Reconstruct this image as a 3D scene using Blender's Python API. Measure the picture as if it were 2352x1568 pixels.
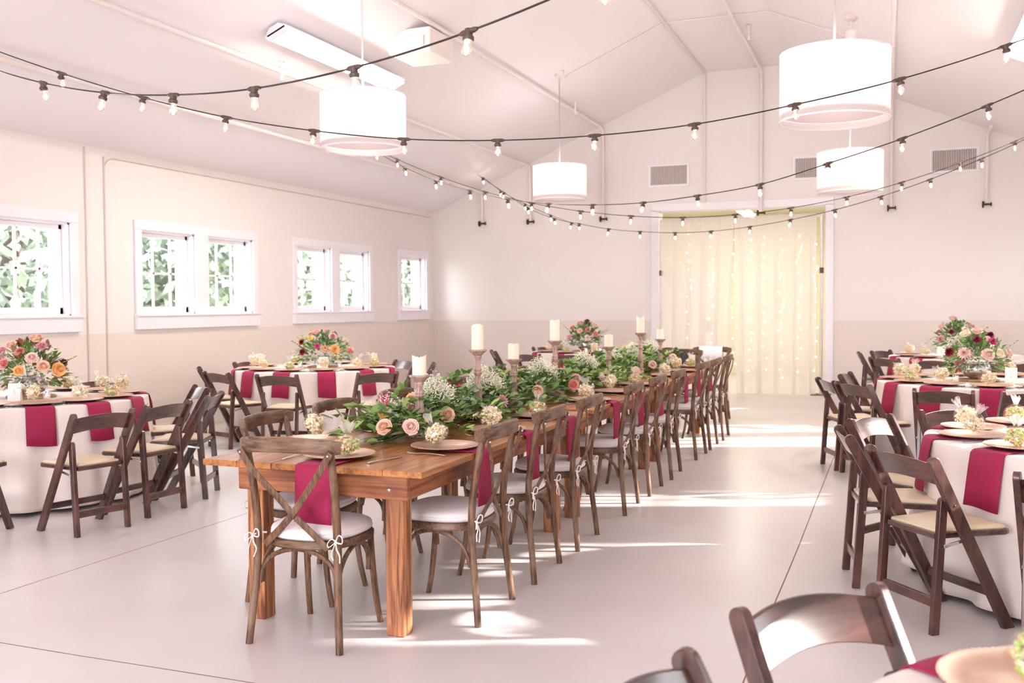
import bpy, math, random
from mathutils import Vector, Matrix, noise
for o in list(bpy.data.objects): bpy.data.objects.remove(o)
SC = bpy.context.scene; COL = SC.collection
PI = math.pi
R = math.radians
# ------------------------------------------------------------------ camera
cam = bpy.data.cameras.new('camera'); co = bpy.data.objects.new('camera', cam); COL.objects.link(co); SC.camera = co
cam.sensor_width = 36; cam.lens = 36 * 2243 / 2352; cam.clip_end = 200; cam.clip_start = 0.05
cx_ = Vector((0.9330, 0.3593, -0.0059)); cf = Vector((-0.3595, 0.9329, -0.0376)).normalized()
cx_ = (cx_ - cf * cx_.dot(cf)).normalized(); cu = cx_.cross(cf)
co.matrix_world = Matrix(((cx_.x, cu.x, -cf.x, 0), (cx_.y, cu.y, -cf.y, 0), (cx_.z, cu.z, -cf.z, 1.46), (0, 0, 0, 1)))
cam.dof.use_dof = True; cam.dof.focus_distance = 5.0; cam.dof.aperture_fstop = 4.0
# ------------------------------------------------------------------ world, sun, exposure
SC.view_settings.view_transform = 'Standard'; SC.view_settings.look = 'None'
SC.view_settings.exposure = 0.40; SC.view_settings.gamma = 1; SC.view_settings.use_curve_mapping = False
w = bpy.data.worlds.new('sky'); SC.world = w; w.use_nodes = True
bg = w.node_tree.nodes['Background']; bg.inputs[0].default_value = (0.93, 0.95, 1.0, 1); bg.inputs[1].default_value = 11.0
sun = bpy.data.lights.new('sun', 'SUN'); sun.energy = 16.0; sun.angle = R(0.9); sun.color = (1, .96, .92)
so = bpy.data.objects.new('sun', sun); COL.objects.link(so)
so.rotation_euler = Vector((-1, -0.38, -0.36)).to_track_quat('-Z', 'Y').to_euler()
# room sizes
LX, RX, FY, BY = -7.88, 3.5, 16.45, -4.0
EZ, TZ, TL, TR = 3.16, 5.3, -2.88, -1.5
SL = (TZ - EZ) / (TL - LX)
def ceil_z(x):
    if x < TL: return EZ + (x - LX) * SL
    if x > TR: return EZ + (RX - x) * (TZ - EZ) / (RX - TR)
    return TZ
def portal(name, loc, rot, sx, sy):
    l = bpy.data.lights.new(name, 'AREA'); l.shape = 'RECTANGLE'; l.size = sx; l.size_y = sy; l.cycles.is_portal = True
    o = bpy.data.objects.new(name, l); COL.objects.link(o); o.location = loc; o.rotation_euler = rot
PORT = []
# ------------------------------------------------------------------ helpers
def lin(c):
    return c / 12.92 if c <= .04045 else ((c + .055) / 1.055) ** 2.4
def rgb(h):
    h = h.lstrip('#'); return tuple(lin(int(h[i:i + 2], 16) / 255) for i in (0, 2, 4))
def nd(t, typ, **kw):
    n = t.nodes.new(typ)
    for k, v in kw.items(): setattr(n, k, v)
    return n
def mat(name, col, rough=.6, metal=0, spec=.5, noise_amt=0, noise_scale=8, bump=0, bscale=60, coat=0, stretch=None, sheen=0):
    m = bpy.data.materials.new(name); m.use_nodes = True; t = m.node_tree; b = t.nodes['Principled BSDF']
    c = rgb(col) if isinstance(col, str) else col
    b.inputs['Base Color'].default_value = (*c, 1); b.inputs['Roughness'].default_value = rough
    b.inputs['Metallic'].default_value = metal; b.inputs['Specular IOR Level'].default_value = spec
    b.inputs['Coat Weight'].default_value = coat
    if sheen: b.inputs['Sheen Weight'].default_value = sheen
    if noise_amt or bump:
        tc = nd(t, 'ShaderNodeTexCoord'); mp = nd(t, 'ShaderNodeMapping')
        if stretch: mp.inputs['Scale'].default_value = stretch
        t.links.new(tc.outputs['Object'], mp.inputs[0])
    if noise_amt:
        n = nd(t, 'ShaderNodeTexNoise'); n.inputs['Scale'].default_value = noise_scale; n.inputs['Detail'].default_value = 6
        t.links.new(mp.outputs[0], n.inputs['Vector'])
        cr = nd(t, 'ShaderNodeValToRGB'); t.links.new(n.outputs[0], cr.inputs[0])
        cr.color_ramp.elements[0].position = .3; cr.color_ramp.elements[1].position = .7
        cr.color_ramp.elements[0].color = (*[x * (1 - noise_amt) for x in c], 1)
        cr.color_ramp.elements[1].color = (*[min(1, x * (1 + noise_amt)) for x in c], 1)
        t.links.new(cr.outputs[0], b.inputs['Base Color'])
    if bump:
        n2 = nd(t, 'ShaderNodeTexNoise'); n2.inputs['Scale'].default_value = bscale; n2.inputs['Detail'].default_value = 4
        t.links.new(mp.outputs[0], n2.inputs['Vector'])
        bp = nd(t, 'ShaderNodeBump'); bp.inputs['Strength'].default_value = bump; bp.inputs['Distance'].default_value = .01
        t.links.new(n2.outputs[0], bp.inputs['Height']); t.links.new(bp.outputs[0], b.inputs['Normal'])
    return m
def wood(name, dark, light, rough=.5, scale=6, axis=2, coat=0, wear=None, fine=14, coord='Object'):
    """grain drawn out along one object axis"""
    m = bpy.data.materials.new(name); m.use_nodes = True; t = m.node_tree; b = t.nodes['Principled BSDF']
    tc = nd(t, 'ShaderNodeTexCoord'); mp = nd(t, 'ShaderNodeMapping')
    s = [fine, fine, fine]; s[axis] = fine * .07; mp.inputs['Scale'].default_value = s
    t.links.new(tc.outputs[coord], mp.inputs[0])
    n = nd(t, 'ShaderNodeTexNoise'); n.inputs['Scale'].default_value = scale; n.inputs['Detail'].default_value = 8; n.inputs['Distortion'].default_value = .6
    t.links.new(mp.outputs[0], n.inputs['Vector'])
    cr = nd(t, 'ShaderNodeValToRGB'); t.links.new(n.outputs[0], cr.inputs[0])
    cr.color_ramp.elements[0].position = .34; cr.color_ramp.elements[1].position = .66
    cr.color_ramp.elements[0].color = (*rgb(dark), 1); cr.color_ramp.elements[1].color = (*rgb(light), 1)
    out = cr.outputs[0]
    if wear:
        n3 = nd(t, 'ShaderNodeTexNoise'); n3.inputs['Scale'].default_value = 7; n3.inputs['Detail'].default_value = 5
        t.links.new(tc.outputs[coord], n3.inputs['Vector'])
        c3 = nd(t, 'ShaderNodeValToRGB'); t.links.new(n3.outputs[0], c3.inputs[0])
        c3.color_ramp.elements[0].position = .5; c3.color_ramp.elements[1].position = .7
        c3.color_ramp.elements[0].color = (0, 0, 0, 1); c3.color_ramp.elements[1].color = (.6, .6, .6, 1)
        mx = nd(t, 'ShaderNodeMix', data_type='RGBA'); t.links.new(c3.outputs[0], mx.inputs[0]); t.links.new(out, mx.inputs[6]); mx.inputs[7].default_value = (*rgb(wear), 1)
        out = mx.outputs[2]
    t.links.new(out, b.inputs['Base Color'])
    b.inputs['Roughness'].default_value = rough; b.inputs['Coat Weight'].default_value = coat; b.inputs['Coat Roughness'].default_value = .15
    bp = nd(t, 'ShaderNodeBump'); bp.inputs['Strength'].default_value = .25; bp.inputs['Distance'].default_value = .004
    t.links.new(n.outputs[0], bp.inputs['Height']); t.links.new(bp.outputs[0], b.inputs['Normal'])
    return m
def emis(name, col, strength):
    m = bpy.data.materials.new(name); m.use_nodes = True; t = m.node_tree; b = t.nodes['Principled BSDF']
    b.inputs['Base Color'].default_value = (*col, 1); b.inputs['Emission Color'].default_value = (*col, 1); b.inputs['Emission Strength'].default_value = strength
    return m
def clear(name, tint, transp, rough=.05, diff=None, transl=0):
    """thin see-through film: transparent mixed with gloss (and cloth)"""
    m = bpy.data.materials.new(name); m.use_nodes = True; t = m.node_tree
    out = t.nodes['Material Output']; t.nodes.remove(t.nodes['Principled BSDF'])
    tr = nd(t, 'ShaderNodeBsdfTransparent'); tr.inputs[0].default_value = (*tint, 1)
    if diff is None:
        g = nd(t, 'ShaderNodeBsdfGlossy'); g.inputs['Roughness'].default_value = rough; g.inputs[0].default_value = (1, 1, 1, 1)
    else:
        g = nd(t, 'ShaderNodeMixShader'); g.inputs[0].default_value = transl
        a = nd(t, 'ShaderNodeBsdfDiffuse'); a.inputs[0].default_value = (*diff, 1)
        c = nd(t, 'ShaderNodeBsdfTranslucent'); c.inputs[0].default_value = (*diff, 1)
        t.links.new(a.outputs[0], g.inputs[1]); t.links.new(c.outputs[0], g.inputs[2])
    mx = nd(t, 'ShaderNodeMixShader'); mx.inputs[0].default_value = 1 - transp
    t.links.new(tr.outputs[0], mx.inputs[1]); t.links.new(g.outputs[0], mx.inputs[2]); t.links.new(mx.outputs[0], out.inputs[0])
    return m

class G:
    """mesh collector"""
    def __init__(s): s.v = []; s.f = []; s.m = []
    def add(s, v, f, m=0, M=None):
        b = len(s.v)
        s.v += [tuple(M @ Vector(p)) for p in v] if M else [tuple(p) for p in v]
        s.f += [tuple(i + b for i in q) for q in f]; s.m += [m] * len(f)
    def box(s, c, d, ch=0.0, M=None, m=0):
        x, y, z = [k / 2 for k in d]; C = Vector(c)
        ch = min(ch, x * .9, y * .9, z * .9)
        if ch <= 0:
            v = [(C.x + a * x, C.y + b * y, C.z + e * z) for a in (-1, 1) for b in (-1, 1) for e in (-1, 1)]
            f = [(0, 1, 3, 2), (4, 6, 7, 5), (0, 4, 5, 1), (2, 3, 7, 6), (0, 2, 6, 4), (1, 5, 7, 3)]
            s.add(v, f, m, M); return
        v = []; idx = {}
        for a in (-1, 1):
            for b in (-1, 1):
                for e in (-1, 1):
                    idx[(a, b, e)] = len(v)
                    v.append((C.x + a * x, C.y + b * (y - ch), C.z + e * (z - ch)))
                    v.append((C.x + a * (x - ch), C.y + b * y, C.z + e * (z - ch)))
                    v.append((C.x + a * (x - ch), C.y + b * (y - ch), C.z + e * z))
        f = []
        def q(ps, flip): f.append(tuple(reversed(ps)) if flip else tuple(ps))
        for a in (-1, 1):
            q([idx[(a, -1, -1)], idx[(a, 1, -1)], idx[(a, 1, 1)], idx[(a, -1, 1)]], a < 0)
            q([idx[(-1, a, -1)] + 1, idx[(1, a, -1)] + 1, idx[(1, a, 1)] + 1, idx[(-1, a, 1)] + 1], a > 0)
            q([idx[(-1, -1, a)] + 2, idx[(1, -1, a)] + 2, idx[(1, 1, a)] + 2, idx[(-1, 1, a)] + 2], a < 0)
            for b in (-1, 1):
                fl = a * b > 0
                q([idx[(a, b, -1)], idx[(a, b, -1)] + 1, idx[(a, b, 1)] + 1, idx[(a, b, 1)]], not fl)
                q([idx[(a, -1, b)], idx[(a, -1, b)] + 2, idx[(a, 1, b)] + 2, idx[(a, 1, b)]], fl)
                q([idx[(-1, a, b)] + 1, idx[(-1, a, b)] + 2, idx[(1, a, b)] + 2, idx[(1, a, b)] + 1], not fl)
                for e in (-1, 1):
                    i = idx[(a, b, e)]; q([i, i + 1, i + 2], a * b * e < 0)
        s.add(v, f, m, M)
    def beam(s, p0, p1, w, t, ch=.003, side=(1, 0, 0), m=0, ext=0):
        """rectangular bar: w across `side`, t the other way"""
        p0 = Vector(p0); p1 = Vector(p1); z = (p1 - p0); L = z.length; z.normalize()
        x = Vector(side); x = (x - z * x.dot(z)).normalized(); y = z.cross(x); c = (p0 + p1) / 2
        M = Matrix(((x.x, y.x, z.x, c.x), (x.y, y.y, z.y, c.y), (x.z, y.z, z.z, c.z), (0, 0, 0, 1)))
        s.box((0, 0, 0), (w, t, L + 2 * ext), ch, M, m)
    def tube(s, path, rad, n=10, cap=True, m=0, ell=None, up=None, closed=False):
        P = [Vector(p) for p in path]; N = len(P)
        rad = rad if isinstance(rad, (list, tuple)) else [rad] * N
        T = []
        for i in range(N):
            a = P[(i - 1) % N] if closed else P[max(i - 1, 0)]; b = P[(i + 1) % N] if closed else P[min(i + 1, N - 1)]
            T.append((b - a).normalized())
        u = Vector(up) if up else (Vector((0, 0, 1)) if abs(T[0].z) < .9 else Vector((1, 0, 0)))
        v = []; a_ = None
        for i in range(N):
            if up or a_ is None: a = T[i].cross(u)
            else: a = a_ - T[i] * a_.dot(T[i])
            a.normalize(); a_ = a; b = a.cross(T[i]).normalized()
            ea, eb = (ell if ell else (1, 1))
            for k in range(n):
                th = 2 * PI * k / n
                if ell:   # rounded rectangle section
                    c0, s0 = math.cos(th), math.sin(th)
                    c0 = math.copysign(abs(c0) ** .55, c0); s0 = math.copysign(abs(s0) ** .55, s0)
                else: c0, s0 = math.cos(th), math.sin(th)
                v.append(P[i] + (a * c0 * ea + b * s0 * eb) * rad[i])
        f = []
        for i in range(N if closed else N - 1):
            for k in range(n):
                j = (i + 1) % N
                f.append((i * n + k, i * n + (k + 1) % n, j * n + (k + 1) % n, j * n + k))
        if cap and not closed:
            f.append(tuple(range(n - 1, -1, -1))); f.append(tuple((N - 1) * n + k for k in range(n)))
        s.add(v, f, m)
    def lathe(s, prof, n=24, c=(0, 0, 0), m=0, M=None, cap=True):
        v = []; f = []
        for r, z in prof:
            for k in range(n):
                a = 2 * PI * k / n; v.append((c[0] + r * math.cos(a), c[1] + r * math.sin(a), c[2] + z))
        for i in range(len(prof) - 1):
            for k in range(n):
                f.append((i * n + k, i * n + (k + 1) % n, (i + 1) * n + (k + 1) % n, (i + 1) * n + k))
        if cap: f.append(tuple(range(n - 1, -1, -1))); f.append(tuple((len(prof) - 1) * n + k for k in range(n)))
        s.add(v, f, m, M)
    def loft(s, outline, rings, m=0, cap=True):
        """outline: xy points, rings: (scale, z)"""
        n = len(outline); v = [(x * k, y * k, z) for k, z in rings for x, y in outline]; f = []
        for i in range(len(rings) - 1):
            for k in range(n): f.append((i * n + k, i * n + (k + 1) % n, (i + 1) * n + (k + 1) % n, (i + 1) * n + k))
        if cap: f.append(tuple(range(n - 1, -1, -1))); f.append(tuple((len(rings) - 1) * n + k for k in range(n)))
        s.add(v, f, m)
    def prism(s, poly, h0, h1, axis='y', m=0):
        """poly in the two other axes"""
        n = len(poly)
        def P(a, b, h): return (a, h, b) if axis == 'y' else ((h, a, b) if axis == 'x' else (a, b, h))
        v = [P(a, b, h0) for a, b in poly] + [P(a, b, h1) for a, b in poly]
        f = [tuple(range(n)), tuple(range(2 * n - 1, n - 1, -1))] + [((k + 1) % n, k, k + n, (k + 1) % n + n) for k in range(n)]
        s.add(v, f, m)
    def grid(s, P, m=0, closed=False):
        """P[i][j] points"""
        a = len(P); b = len(P[0]); v = [p for row in P for p in row]; f = []
        for i in range(a - 1):
            for j in range(b if closed else b - 1): f.append((i * b + j, i * b + (j + 1) % b, (i + 1) * b + (j + 1) % b, (i + 1) * b + j))
        s.add(v, f, m)
    def ball(s, c, r, n=8, k=5, m=0, sq=(1, 1, 1)):
        prof = []
        for i in range(1, k): a = PI * i / k; prof.append((math.sin(a), -math.cos(a)))
        v = [(c[0], c[1], c[2] - r * sq[2])]
        for q, z in prof:
            for j in range(n): t = 2 * PI * j / n; v.append((c[0] + r * sq[0] * q * math.cos(t), c[1] + r * sq[1] * q * math.sin(t), c[2] + r * sq[2] * z))
        v.append((c[0], c[1], c[2] + r * sq[2])); f = []
        for j in range(n): f.append((0, 1 + (j + 1) % n, 1 + j)); f.append((len(v) - 1, 1 + (k - 2) * n + j, 1 + (k - 2) * n + (j + 1) % n))
        for i in range(k - 2):
            for j in range(n): f.append((1 + i * n + j, 1 + i * n + (j + 1) % n, 1 + (i + 1) * n + (j + 1) % n, 1 + (i + 1) * n + j))
        s.add(v, f, m)
    def mesh(s, name, mats, smooth=True, ang=40):
        me = bpy.data.meshes.new(name); me.from_pydata(s.v, [], s.f)
        mats = mats if isinstance(mats, (list, tuple)) else [mats]
        for k in mats: me.materials.append(k)
        if len(mats) > 1: me.polygons.foreach_set('material_index', s.m)
        if smooth:
            me.polygons.foreach_set('use_smooth', [True] * len(me.polygons))
            me.set_sharp_from_angle(angle=R(ang))
        me.update(); return me
def link(name, me, parent=None, loc=(0, 0, 0), rz=0, rot=None, sc=None):
    o = bpy.data.objects.new(name, me); COL.objects.link(o)
    if parent: o.parent = parent
    o.location = loc; o.rotation_euler = rot if rot else (0, 0, rz)
    if sc: o.scale = sc if isinstance(sc, (tuple, list)) else (sc,) * 3
    return o
def obj(name, g, mats, parent=None, smooth=True, ang=40, **kw): return link(name, g.mesh(name, mats, smooth, ang), parent, **kw)
def tag(o, label, cat, group=None, kind=None):
    if label: o['label'] = label
    if cat: o['category'] = cat
    if group: o['group'] = group
    if kind: o['kind'] = kind
    return o
def struct(o): o['kind'] = 'structure'; return o
def thing(name, label, cat, loc=(0, 0, 0), rz=0, group=None):
    return tag(link(name, None, None, loc, rz), label, cat, group)
def dup(root, loc, rz=0, label=None, group=None, rot=None, sc=None):
    r = root.copy(); COL.objects.link(r); r.location = loc; r.rotation_euler = rot if rot else (0, 0, rz)
    if sc: r.scale = (sc,) * 3
    if label: r['label'] = label
    if group: r['group'] = group
    for ch in list(root.children):
        c = ch.copy(); COL.objects.link(c); c.parent = r
        for gch in list(ch.children):
            d = gch.copy(); COL.objects.link(d); d.parent = c
    return r
class Proto:
    """builds a thing once, then copies it"""
    def __init__(s, fn): s.fn = fn; s.root = None
    def put(s, loc, rz=0, label=None, group=None, rot=None, sc=None):
        if s.root is None:
            s.root = s.fn(); o = s.root; o.location = loc; o.rotation_euler = rot if rot else (0, 0, rz)
            if sc: o.scale = (sc,) * 3
            if label: o['label'] = label
            if group: o['group'] = group
            return o
        q = dup(s.root, loc, rz, label, group, rot, sc)
        if not sc: q.scale = (1, 1, 1)
        return q
def smooth_path(pts, n=6):
    P = [Vector(p) for p in pts]; out = []
    for i in range(len(P) - 1):
        a, b, c, d = P[max(i - 1, 0)], P[i], P[i + 1], P[min(i + 2, len(P) - 1)]
        for k in range(n):
            t = k / n
            out.append(.5 * ((2 * b) + (c - a) * t + (2 * a - 5 * b + 4 * c - d) * t * t + (3 * b - a - 3 * c + d) * t ** 3))
    out.append(P[-1]); return out
ORD = ['first', 'second', 'third', 'fourth', 'fifth', 'sixth', 'seventh', 'eighth', 'ninth', 'tenth', 'eleventh', 'twelfth']
# ------------------------------------------------------------------ materials
def wall_mat():
    """painted brick: two paint colours with a border at 1.18 m"""
    m = bpy.data.materials.new('painted_brick'); m.use_nodes = True; t = m.node_tree; b = t.nodes['Principled BSDF']
    geo = nd(t, 'ShaderNodeNewGeometry'); sep = nd(t, 'ShaderNodeSeparateXYZ'); t.links.new(geo.outputs['Position'], sep.inputs[0])
    gt = nd(t, 'ShaderNodeMath', operation='GREATER_THAN'); gt.inputs[1].default_value = 1.18; t.links.new(sep.outputs[2], gt.inputs[0])
    mx = nd(t, 'ShaderNodeMix', data_type='RGBA'); t.links.new(gt.outputs[0], mx.inputs[0])
    mx.inputs[6].default_value = (*rgb('#e3d5cd'), 1); mx.inputs[7].default_value = (*rgb('#eae1de'), 1)
    t.links.new(mx.outputs[2], b.inputs['Base Color']); b.inputs['Roughness'].default_value = .45
    ad = nd(t, 'ShaderNodeMath', operation='ADD'); t.links.new(sep.outputs[0], ad.inputs[0]); t.links.new(sep.outputs[1], ad.inputs[1])
    cb = nd(t, 'ShaderNodeCombineXYZ'); t.links.new(ad.outputs[0], cb.inputs[0]); t.links.new(sep.outputs[2], cb.inputs[1])
    br = nd(t, 'ShaderNodeTexBrick'); br.inputs['Scale'].default_value = 1; br.inputs['Brick Width'].default_value = .22; br.inputs['Row Height'].default_value = .075
    br.inputs['Mortar Size'].default_value = .006; br.inputs['Mortar Smooth'].default_value = .6; t.links.new(cb.outputs[0], br.inputs['Vector'])
    ns = nd(t, 'ShaderNodeTexNoise'); ns.inputs['Scale'].default_value = 14; t.links.new(geo.outputs['Position'], ns.inputs['Vector'])
    sb = nd(t, 'ShaderNodeMath', operation='SUBTRACT'); t.links.new(ns.outputs[0], sb.inputs[0]); t.links.new(br.outputs['Fac'], sb.inputs[1])
    bp = nd(t, 'ShaderNodeBump'); bp.inputs['Strength'].default_value = .16; bp.inputs['Distance'].default_value = .01
    t.links.new(sb.outputs[0], bp.inputs['Height']); t.links.new(bp.outputs[0], b.inputs['Normal'])
    return m
def floor_mat():
    m = bpy.data.materials.new('polished_concrete'); m.use_nodes = True; t = m.node_tree; b = t.nodes['Principled BSDF']
    geo = nd(t, 'ShaderNodeNewGeometry')
    n = nd(t, 'ShaderNodeTexNoise'); n.inputs['Scale'].default_value = .9; n.inputs['Detail'].default_value = 3; n.inputs['Roughness'].default_value = .5
    t.links.new(geo.outputs['Position'], n.inputs['Vector'])
    cr = nd(t, 'ShaderNodeValToRGB'); t.links.new(n.outputs[0], cr.inputs[0])
    cr.color_ramp.elements[0].position = .35; cr.color_ramp.elements[1].position = .68
    cr.color_ramp.elements[0].color = (*rgb('#d3c9c7'), 1); cr.color_ramp.elements[1].color = (*rgb('#dcd4d3'), 1)
    t.links.new(cr.outputs[0], b.inputs['Base Color']); b.inputs['Roughness'].default_value = .22; b.inputs['Specular IOR Level'].default_value = .55
    n2 = nd(t, 'ShaderNodeTexNoise'); n2.inputs['Scale'].default_value = 1.5; n2.inputs['Detail'].default_value = 2; t.links.new(geo.outputs['Position'], n2.inputs['Vector'])
    mr = nd(t, 'ShaderNodeMapRange'); mr.inputs[3].default_value = .27; mr.inputs[4].default_value = .31; t.links.new(n2.outputs[0], mr.inputs[0]); t.links.new(mr.outputs[0], b.inputs['Roughness'])
    return m
def ceil_mat():
    m = bpy.data.materials.new('painted_boards'); m.use_nodes = True; t = m.node_tree; b = t.nodes['Principled BSDF']
    b.inputs['Base Color'].default_value = (*rgb('#f2eaef'), 1); b.inputs['Roughness'].default_value = .5
    geo = nd(t, 'ShaderNodeNewGeometry'); sep = nd(t, 'ShaderNodeSeparateXYZ'); t.links.new(geo.outputs['Position'], sep.inputs[0])
    ml = nd(t, 'ShaderNodeMath', operation='MULTIPLY'); ml.inputs[1].default_value = 1 / .28; t.links.new(sep.outputs[0], ml.inputs[0])
    fr = nd(t, 'ShaderNodeMath', operation='FRACT'); t.links.new(ml.outputs[0], fr.inputs[0])
    lt = nd(t, 'ShaderNodeMath', operation='LESS_THAN'); lt.inputs[1].default_value = .05; t.links.new(fr.outputs[0], lt.inputs[0])
    bp = nd(t, 'ShaderNodeBump'); bp.invert = True; bp.inputs['Strength'].default_value = .25; bp.inputs['Distance'].default_value = .01
    t.links.new(lt.outputs[0], bp.inputs['Height']); t.links.new(bp.outputs[0], b.inputs['Normal'])
    return m
M_WALL, M_FLOOR, M_CEIL = wall_mat(), floor_mat(), ceil_mat()
M_TRIM = mat('white_trim', '#efe8ee', .35, noise_amt=.02, noise_scale=3)
M_PIPE = mat('white_pipe', '#e9dcda', .35, noise_amt=.03)
M_COND = mat('tan_conduit', '#d6c0b4', .5, noise_amt=.08)
M_DARK = mat('dark_iron', '#4a2f28', .45, .4, noise_amt=.2)
M_GLASS = clear('window_glass', (.98, 1, 1), .93, .02)
M_XW = wood('weathered_oak', '#3f2718', '#80593e', .5, 5, 2, 0, '#937663', 18)
M_XWH = wood('weathered_oak_rail', '#3f2718', '#805c42', .5, 5, 0, 0, '#937663', 18)
M_FW = wood('walnut_stain', '#2f1a17', '#5a3630', .3, 4, 2, .35, '#744c42', 10)
M_FWH = wood('walnut_stain_rail', '#33201c', '#5e3a32', .25, 3, 0, .5, '#74483c', 9)
M_TBL = wood('farm_table_top', '#8a4a22', '#bf8145', .32, 4, 1, .25, '#a76a3c', 9)
M_TBA = wood('farm_table_apron', '#7a3e22', '#b8744a', .5, 4, 0, 0, '#5c2f1c', 9)
M_TBAY = wood('farm_table_apron_long', '#7a3e22', '#b8744a', .5, 4, 1, 0, '#5c2f1c', 9)
M_TBLG = wood('farm_table_leg', '#6a3418', '#c58457', .55, 3, 2, 0, None, 16)
M_CUSH = mat('cotton_cushion', '#e6dbdb', .85, bump=.15, bscale=90, sheen=.3)
M_TIE = mat('cotton_tie', '#ece2dc', .85, noise_amt=.04)
M_PAD = mat('tan_vinyl', '#d9c6a8', .45, bump=.05, bscale=80)
M_NAP = mat('burgundy_napkin', '#9a1244', .75, noise_amt=.06, noise_scale=60, bump=.1, bscale=400)
M_CLOTH = mat('ivory_tablecloth', '#e8dad2', .8, noise_amt=.015, noise_scale=30, bump=.05, bscale=300, sheen=.2)
M_CHG = mat('rose_gold_charger', '#c9a58f', .33, .35, noise_amt=.04, noise_scale=20)
M_CHGD = mat('charger_underside', '#2c1a1c', .5, noise_amt=.1)
M_STEEL = mat('polished_steel', '#d9d6d8', .16, 1, noise_amt=.03)
M_SILVER = mat('silver_cup', '#c6c6cc', .22, 1, noise_amt=.12, noise_scale=12)
M_MERC = mat('mercury_glass', '#cdc6cc', .12, .95, noise_amt=.3, noise_scale=18, bump=.5, bscale=28)
M_CAND = emis('glowing_ivory_wax', rgb('#f3e2cb'), .06)  # wax is given a faint glow of its own to look brighter
M_STICK = wood('whitewashed_wood', '#9a7268', '#c9a99d', .7, 5, 2, 0, '#d8c3ba', 20)
M_SHADE = clear('drum_shade_linen', (1, 1, 1), 0.0, diff=rgb('#e6dddd'), transl=.45)
M_SHEER = clear('sheer_voile', (1, .99, .97), .45, diff=rgb('#f3eeec'), transl=.45)
M_CELLO = clear('cellophane', (1, .99, .98), .90, .18)
M_CELLO2 = clear('gathered_cellophane', (1, 1, 1), .66, diff=rgb('#f6ece6'), transl=.4)
M_CLR = clear('clear_glass', (.97, .97, .98), .72, .04)
M_BULB = clear('bulb_glass', (1, .96, .9), .75, .05)
M_FIL = emis('hot_filament', (1, .89, .8), 160)
M_FAIRY = emis('fairy_light', (1, .95, .8), 10)
M_SOCK = mat('brown_rubber', '#4e3b34', .45, noise_amt=.15)
M_WIRE = mat('dark_cable', '#2a1f1c', .5, noise_amt=.15)
M_TUBE = emis('fluorescent_tube', (1, .98, .86), 50)
M_GREEN = [mat('leaf_green', '#74934a', .45, noise_amt=.25, noise_scale=9), mat('leaf_sage', '#93a68c', .55, noise_amt=.15, noise_scale=9),
           mat('leaf_dark', '#5b7c40', .4, noise_amt=.25, noise_scale=9), mat('leaf_light', '#a2bd68', .5, noise_amt=.2, noise_scale=9), mat('leaf_rust', '#8a5a34', .55, noise_amt=.25, noise_scale=9)]
M_STEM = mat('green_stem', '#5b7a40', .6, noise_amt=.2)
M_BUD = mat('white_filler_flower', '#fbf6e2', .7, noise_amt=.03)
M_FL = {k: mat('petal_' + k, c, .6, noise_amt=.08, noise_scale=25) for k, c in
        dict(blush='#f4cfc4', peach='#f7cbb0', apricot='#f5bb7c', cream='#f5e3cc', burgundy='#8a1030', hot_pink='#d63a7e', pink='#efb3bb', coral='#e8958a', yellow='#f3c97a').items()}
M_CARD = mat('ivory_card', '#f5efe9', .7, noise_amt=.01)
M_INK = mat('grey_ink', '#a79c98', .8, noise_amt=.1)
M_POP = [mat('popcorn_cream', '#f6e2bd', .8, noise_amt=.12, noise_scale=60), mat('popcorn_green', '#b9cf72', .8, noise_amt=.12, noise_scale=60), mat('popcorn_orange', '#edb78a', .8, noise_amt=.12, noise_scale=60), mat('kraft_sticker', '#dcc08a', .7, noise_amt=.03)]
M_LACE = mat('black_lace', '#4a3f3e', .8, noise_amt=.6, noise_scale=40)
M_WHITEC = mat('white_cloth', '#eceaf0', .8, noise_amt=.02)
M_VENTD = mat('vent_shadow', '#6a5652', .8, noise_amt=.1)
M_YW = mat('cream_room_paint', '#f2ecd6', .7, noise_amt=.02, noise_scale=2)
M_GOLD = mat('ochre_paint', '#cda640', .7, noise_amt=.06)
M_SLICE = wood('wood_slice', '#8a5a3c', '#c39a74', .7, 6, 0)
# ------------------------------------------------------------------ room shell
TH = .27
WIN = [(5.65, 7.88, 2), (8.70, 10.97, 2), (11.80, 14.08, 2), (14.98, 16.16, 1), (-1.2, 1.07, 2), (2.3, 4.57, 2)]
Z0, Z1 = 1.37, 2.33
def openings(a, b, n):
    if n == 1: return [(a + .10, b - .10)]
    w_ = (b - a - .2 - .24) / 2
    return [(a + .10, a + .10 + w_), (b - .10 - w_, b - .10)]
g = G(); g.box(((LX + RX) / 2, (FY + BY) / 2 + 3, -.1), (RX - LX + 1.2, FY - BY + 9, .2)); struct(obj('floor', g, M_FLOOR, smooth=False))
def side_wall(name, x0, x1):
    g = G(); ops = sorted(o for q in WIN for o in openings(*q)); y = BY - .4
    xc = (x0 + x1) / 2; dx = abs(x1 - x0)
    top = EZ + .25
    g.box((xc, (BY + FY) / 2, Z0 / 2), (dx, FY - BY + .8, Z0)); g.box((xc, (BY + FY) / 2, (Z1 + top) / 2), (dx, FY - BY + .8, top - Z1))
    for a, b in ops + [(FY + .4, 0)]:
        g.box((xc, (y + a) / 2, (Z0 + Z1) / 2), (dx, a - y, Z1 - Z0)); y = b
    struct(obj(name, g, M_WALL, smooth=False))
side_wall('wall_left', LX - TH, LX); side_wall('wall_right', RX, RX + TH)
DX0, DX1, DZ = -3.67, -.93, 3.04
g = G()
for a, b, pts in [(LX - TH, DX0, [LX - TH, TL]), (DX1, RX + TH, [TR, RX + TH])]:
    pass
prof = [(LX - .02, EZ), (TL, TZ), (TR, TZ), (RX + .02, EZ)]
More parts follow.
